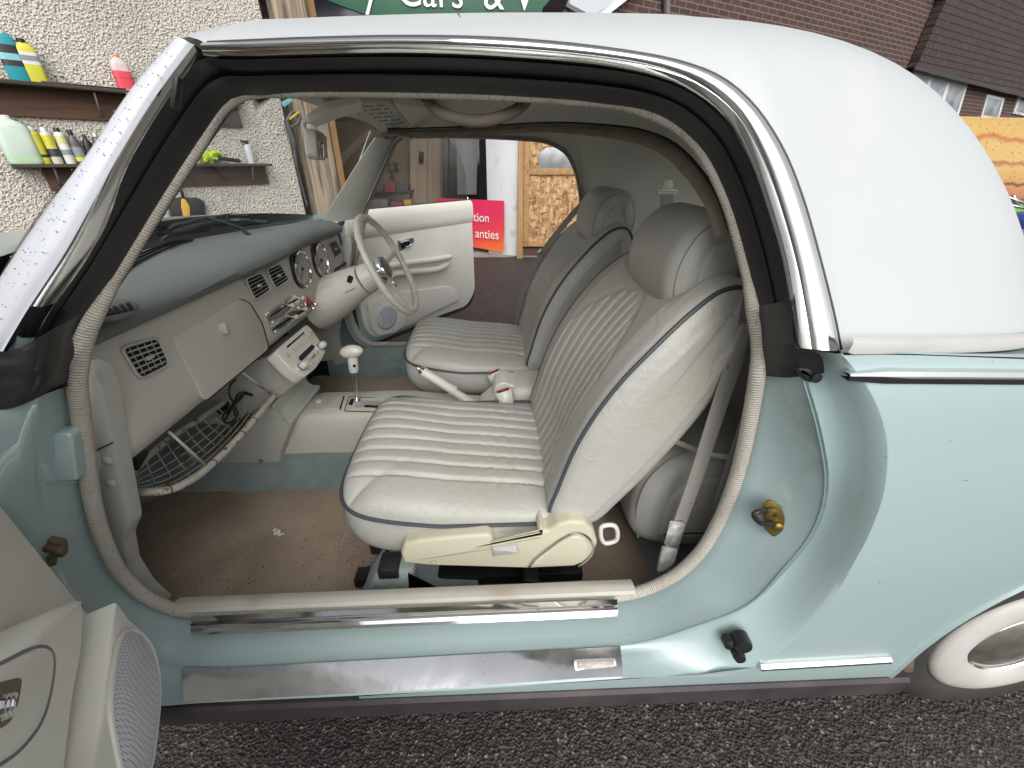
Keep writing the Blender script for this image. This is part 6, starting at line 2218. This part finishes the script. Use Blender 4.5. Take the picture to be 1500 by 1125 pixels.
sthing(((572, 296), (590, 296), (590, 312), (572, 312)), 6.9, .3, 'storage_crate', (.20, .04, .04), 'maroon crate on the floor beside the grey-brown crate', 'crate')
for px, py, nm in ((568, 236, 0), (580, 244, 1), (556, 252, 2), (574, 255, 3), (553, 240, 4)):
    c_ = BK(px, py, y=7.55)
    b = MB().tube([c_ + V((-.03, 0, .06)), c_ + V((.0, -.01, 0)), c_ + V((.02, 0, -.08))], .02, 6)
    b.tube([c_ + V((.04, 0, .05)), c_ + V((.0, -.01, 0)), c_ + V((-.03, 0, -.07))], .014, 6)
    tag(b.build('hanging_tool', blackp), ['dark tool hanging highest on the tan workshop wall', 'dark tool hanging rightmost, just below the highest one, on the tan wall', 'dark tool hanging second from the left near the pillar on the tan wall', 'dark tool hanging lowest, directly above the dark red box', 'dark tool hanging leftmost on the tan workshop wall'][nm], 'tool', 'hand tools on the workshop wall')
b = MB().tube([BK(617, 222, 7.30), BK(617, 238, 7.30)], .035, 8)
tag(b.build('hanging_bottle', blackp), 'black bottle-shaped tool hanging on the panelled door', 'tool')
# banner
mB = mP
def BP(px, py, d=0): return UP(px, py, V((A_.x, A_.y, 0)) + nw * (.05 + d), nw)
bn = root('banner', BP(700, 370), 'pink-to-orange banner with white lettering leaning on the white pier', 'banner')
b = MB()
cs4 = [BP(640, 290), BP(738.5, 294), BP(737.5, 370), BP(640, 352)]
rows = []
for i in range(21):
    u = i / 20
    rows.append([cs4[0].lerp(cs4[3], u).lerp(cs4[1].lerp(cs4[2], u), v / 40) + nw * (.012 * math.sin(9 * v / 40 + 4 * u) * math.sin(PI * u)) for v in range(41)])
b.grid(rows)
mb_, nt_, bs_ = nodes_of('banner_print')
tc_ = N(nt_, 'ShaderNodeTexCoord')
sx_ = N(nt_, 'ShaderNodeSeparateXYZ')
nt_.links.new(tc_.outputs['Generated'], sx_.inputs[0])
mth = N(nt_, 'ShaderNodeMath', operation='MULTIPLY_ADD')
nt_.links.new(sx_.outputs['X'], mth.inputs[0]); mth.inputs[1].default_value = .5
mt2 = N(nt_, 'ShaderNodeMath', operation='SUBTRACT'); mt2.inputs[0].default_value = .55
nt_.links.new(sx_.outputs['Z'], mt2.inputs[1]); nt_.links.new(mt2.outputs[0], mth.inputs[2])
nt_.links.new(ramp(nt_, mth.outputs[0], [(.15, (.62, .02, .09)), (.6, (.66, .05, .06)), (1, (.72, .16, .02))]), bs_.inputs['Base Color'])
bs_.inputs['Roughness'].default_value = .55
b.build('banner_sheet', mb_, bn)
wt = pm('banner_white', (.80, .78, .78))
for s, px, py, sz in (('tion', 717, 320, .160), ('anties', 731, 345, .165)):
    q_ = BP(px, py, .03)
    t_ = text(s, sz, frame(q_, dw, z=nw), wt, 'lettering', bn, ext=.001, align='RIGHT')
# gate and its frame
gt = root('boarded_gate', (.6, yF, 0), 'yard gate of orange-brown chipboard in a timber frame', 'gate')
def GP(px, py, d=0): return U(px, py, y=yF - d)
def gpr(pts, d, th, name, mat, Mx=None):
    b = MB().prism([GP(*p, d) for p in pts], V((0, -1, 0)), th, .003)
    c_ = GP(*pts[0], d)
    return b.build(name, mat, gt, Mx=frame(c_, (1, 0, 0), z=(0, -1, 0)))
osb = wallmat('chipboard', 'osb')
gpr(((774, 255), (960, 255), (960, 355), (773, 357)), .0, .02, 'chipboard_panel', osb)
gpr(((776, 150), (960, 150), (960, 247), (776, 247)), .0, .02, 'chipboard_panel', osb)
gpr(((789, 225), (800, 216), (960, 216), (960, 246), (789, 248)), .004, .004, 'bare_metal_patch', M('scuffed_grey_sheet', (.30, .31, .33), (.20, .21, .22), scale=9, rough=.35, metal=.3))
gpr(((771, 247), (960, 247), (960, 256), (771, 256)), .03, .05, 'rail', woodN)
gpr(((766, 353), (960, 355), (960, 363), (765, 361)), .03, .05, 'rail', woodN)
gpr(((769, 150), (777, 150), (774, 360), (766, 360)), .03, .05, 'stile', woodN)
b = MB().prism([GP(*p, .06) for p in ((761, 130), (769, 130), (765, 384), (757, 383))], V((0, -1, 0)), .12, .004)
tag(b.build('gate_post', woodN), 'upright orange timber gate post beside the white pier', 'gate post')
b = MB().prism([GP(*p, -.02) for p in ((764, 363), (980, 366), (980, 376), (764, 382))], V((0, -1, 0)), .2, .01)
tag(b.build('brick_plinth', wallmat('plinth_brick', 'brick')), 'low dark brick plinth under the chipboard gate', 'plinth')
# dark grey slate roof slope and green shop sign over the workshop
b = MB().prism([U(*p, y=6.2) for p in ((372, 60), (395, -6), (560, -40), (600, 60))], V((0, -1, 0)), .05)
tag(b.build('grey_roof_slope', pm('slate_grey', (.10, .11, .13))), 'dark blue-grey roof slope behind the green sign', 'roof')
b = MB().prism([U(*p, y=5.4) for p in ((455, -8), (560, -70), (860, -60), (795, 12), (790, 60), (640, 60))], V((0, -1, 0)), .04, .004)
sg_ = root('shop_sign', U(640, 10, y=5.4), 'dark green shop sign with white letters above the workshop', 'sign')
b.build('sign_board', M('sign_green', (.018, .10, .05), (.015, .08, .045), scale=3, rough=.5), sg_)
text('y  Cars  & V', .34, frame(U(658, -9, y=5.385), (1, 0, -.02), z=(0, -1, 0)), pm('sign_white', (.75, .76, .76)), 'lettering', sg_, ext=.002)
b = MB().prism([U(*p, y=7.5) for p in ((745, -5), (800, -8), (832, 9), (838, 40), (745, 40))], V((0, -1, 0)), .2)
tag(b.build('rendered_gable', pm('grey_render', (.42, .40, .37))), 'pale rendered gable end above the roof beside the green sign', 'wall')
b = MB().prism([U(*p, y=7.4) for p in ((798, -10), (806, -10), (866, 22), (850, 22))], V((0, -1, 0)), .15)
tag(b.build('gable_coping', pm('coping_dark', (.06, .06, .065))), 'dark sloping roof edge against the pale sky', 'roof edge')

# brick house on the right
hd = V((math.sin(rad(64)), math.cos(rad(64)), 0)); hn = V((math.cos(rad(64)), -math.sin(rad(64)), 0))
hA = U(1200, 238, y=9.5); hA.z = 0
def HP(px, py, d=0): return UP(px, py, hA + hn * d, hn)
Mh = frame(hA, hd, z=hn)
hs = root('brick_house', hA, 'dark red brick house with brown hung tiles beyond the yard', 'house')
def hpr(pts, d, th, name, mat, par=None, bev=0, fl_=0):
    pp = [HP(*p, d) for p in pts]
    return MB().prism(pp, hn, th, bev).build(name, mat, par or hs, Mx=Matrix.Translation(hn * d) @ Mh, smooth=False)
hpr(((880, 24), (914, -4), (980, -60), (1150, -220), (1420, -320), (1430, 0), (1600, 120), (1600, 260), (1500, 330), (1200, 420), (880, 300)), 0, .3, 'brick_wall', wallmat('house_brick', 'brick'))
hpr(((880, 20), (893, 10), (903, -2), (990, -74), (984, -52), (916, 2), (888, 24)), .12, .14, 'bargeboard', pm('white_board', (.72, .73, .73)))
hpr(((1389, -140), (1386, 0), (1343, 97), (1420, 117), (1500, 137), (1700, 180), (1700, -140)), .18, .16, 'hung_tiles', wallmat('hung_tile', 'tile'))
hpr(((1341, 96), (1420, 116), (1500, 136), (1600, 160), (1600, 166), (1500, 142), (1420, 122), (1340, 101)), .20, .05, 'tile_fascia', pm('fascia_dark', (.03, .025, .022)))
b = MB().tube([HP(977, -20, .06), HP(975, 120, .06)], .05, 10)
b.build('down_pipe', pm('pipe_grey', (.14, .12, .12)), hs)
def hwin(q, bars):
    fr = hpr(q, .03, .06, 'window', pm('window_white', (.66, .68, .68)))
    cx = sum(p[0] for p in q) / 4; cy = sum(p[1] for p in q) / 4
    n = bars
    for k in range(n):
        t0, t1 = (k + .10) / n, (k + .90) / n
        TL, TR, BR, BL = [V((p[0], p[1], 0)) for p in q]
        def Q(u, v): 
            e = TL.lerp(TR, u).lerp(BL.lerp(BR, u), v); return (e.x, e.y)
        pane = MB().prism([HP(*Q(u, v), .036) for u, v in ((t0, .12), (t1, .12), (t1, .88), (t0, .88))], hn, .004)
        pane.build('pane', M('house_pane', (.30, .33, .36), (.12, .13, .14), scale=3, rough=.1) if 'house_pane' not in bpy.data.materials else bpy.data.materials['house_pane'], fr, smooth=False)
hwin(((1340, 103), (1418, 123), (1402, 176), (1320, 160)), 3)
hwin(((1447, 138), (1472, 144), (1463, 176), (1437, 172)), 1)
hwin(((1496, 132), (1540, 142), (1530, 176), (1484, 166)), 1)
# bare tree
bt = root('bare_tree', (HP(1500, 300, 1.6).x, HP(1500, 300, 1.6).y, 0), 'leafless tree with tangled grey branches before the house', 'tree')
tm = M('grey_bark', (.12, .105, .09), (.08, .07, .06), scale=20, rough=.9)
b = MB()
random.seed(11)
rt_ = HP(1560, 200, 1.3)
def branch(p, d, L, r, n, mb):
    pts = [p]
    for k in range(6):
        d = (d + V((random.uniform(-.3, .3), random.uniform(-.2, .2), random.uniform(-.22, .25)))).normalized()
        pts.append(pts[-1] + d * L / 6)
    mb.tube(pts, lambda t: r * (1 - .7 * t), 5)
    if n > 0:
        for k in range(4):
            q = pts[random.randint(2, 6)]
            branch(q, (d + V((random.uniform(-.9, .9), random.uniform(-.5, .5), random.uniform(-.6, .7)))).normalized(), L * .62, r * .5, n - 1, mb)
tr = MB().tube([V((rt_.x, rt_.y, 0)), V((rt_.x, rt_.y, rt_.z - .1))], lambda t: .10 - .04 * t, 8)
tr.build('trunk', tm, bt)
for k in range(8):
    branch(rt_ - V((0, 0, .15)), V((-.9, -.1, random.uniform(-.45, .5))).normalized(), 1.5, .022, 3, b)
b.build('crown', tm, bt, weld=False)
# painted yard wall
mu = U(1405, 170, y=6.0); md = V((math.sin(rad(80)), math.cos(rad(80)), 0)); mn = V((math.cos(rad(80)), -math.sin(rad(80)), 0))
mu0 = V((mu.x, mu.y, 0))
Mm = frame(V((mu.x, mu.y, mu.z - 1)), md, z=mn)
b = MB().box((2.2, -.45, -.12), (7.0, 2.9, .22), None, .01)
b.v = [Mm @ v for v in b.v]
tag(b.build('painted_wall', wallmat('mural_paint', 'mural'), Mx=Mm, smooth=False), 'low yard wall painted with orange sky, brown hills and green grass', 'wall')
# blue covered load in front of it
c_ = U(1520, 330, y=4.3)
r = root('covered_trailer', (c_.x, c_.y, 0), 'small trailer under a blue tarpaulin in front of the painted wall', 'trailer')
b = MB()
rows = []
for i in range(25):
    u = -1 + 2 * i / 24
    row = []
    for j in range(25):
        v = -1 + 2 * j / 24
        k = max(abs(u), abs(v))
        e = max(0, 1 - abs(u)**5) ** .4 * max(0, 1 - abs(v)**5) ** .4
        z = .25 + (c_.z + .11 - .25) * e + .03 * noise.noise(V((u * 4, v * 4, 0)))
        row.append(V((c_.x + .32 + u * .62, c_.y + v * .5, z)))
    rows.append(row)
b.grid(rows)
b.build('tarpaulin', M('blue_tarp', (.015, .04, .22), (.02, .055, .28), scale=6, rough=.4, bump=.6, bscale=25, bdist=.02), r)
b = MB()
b.box((c_.x + .32, c_.y, .42), (1.2, .95, .2), None, .02)
b.build('load_bed', pm('trailer_black', (.03, .03, .03)), r)
for s in (-1, 1):
    b = MB().lathe([(.0001, -.05), (.20, -.05), (.22, -.02), (.22, .02), (.20, .05), (.0001, .05)], frame((c_.x + .32, c_.y + s * .5, .22), (1, 0, 0), z=(0, 1, 0)), 24)
    b.build('wheel', tyre, r)
b = MB()
for p_, q_ in (((1474, 288), (1515, 303)), ((1478, 300), (1515, 308)), ((1484, 286), (1492, 304))):
    b.tube([U(*p_, y=c_.y - .5), U(*q_, y=c_.y - .5)], .012, 6)
b.build('frame_bars', pm('galvanised', (.45, .46, .47), metal=.8), r)
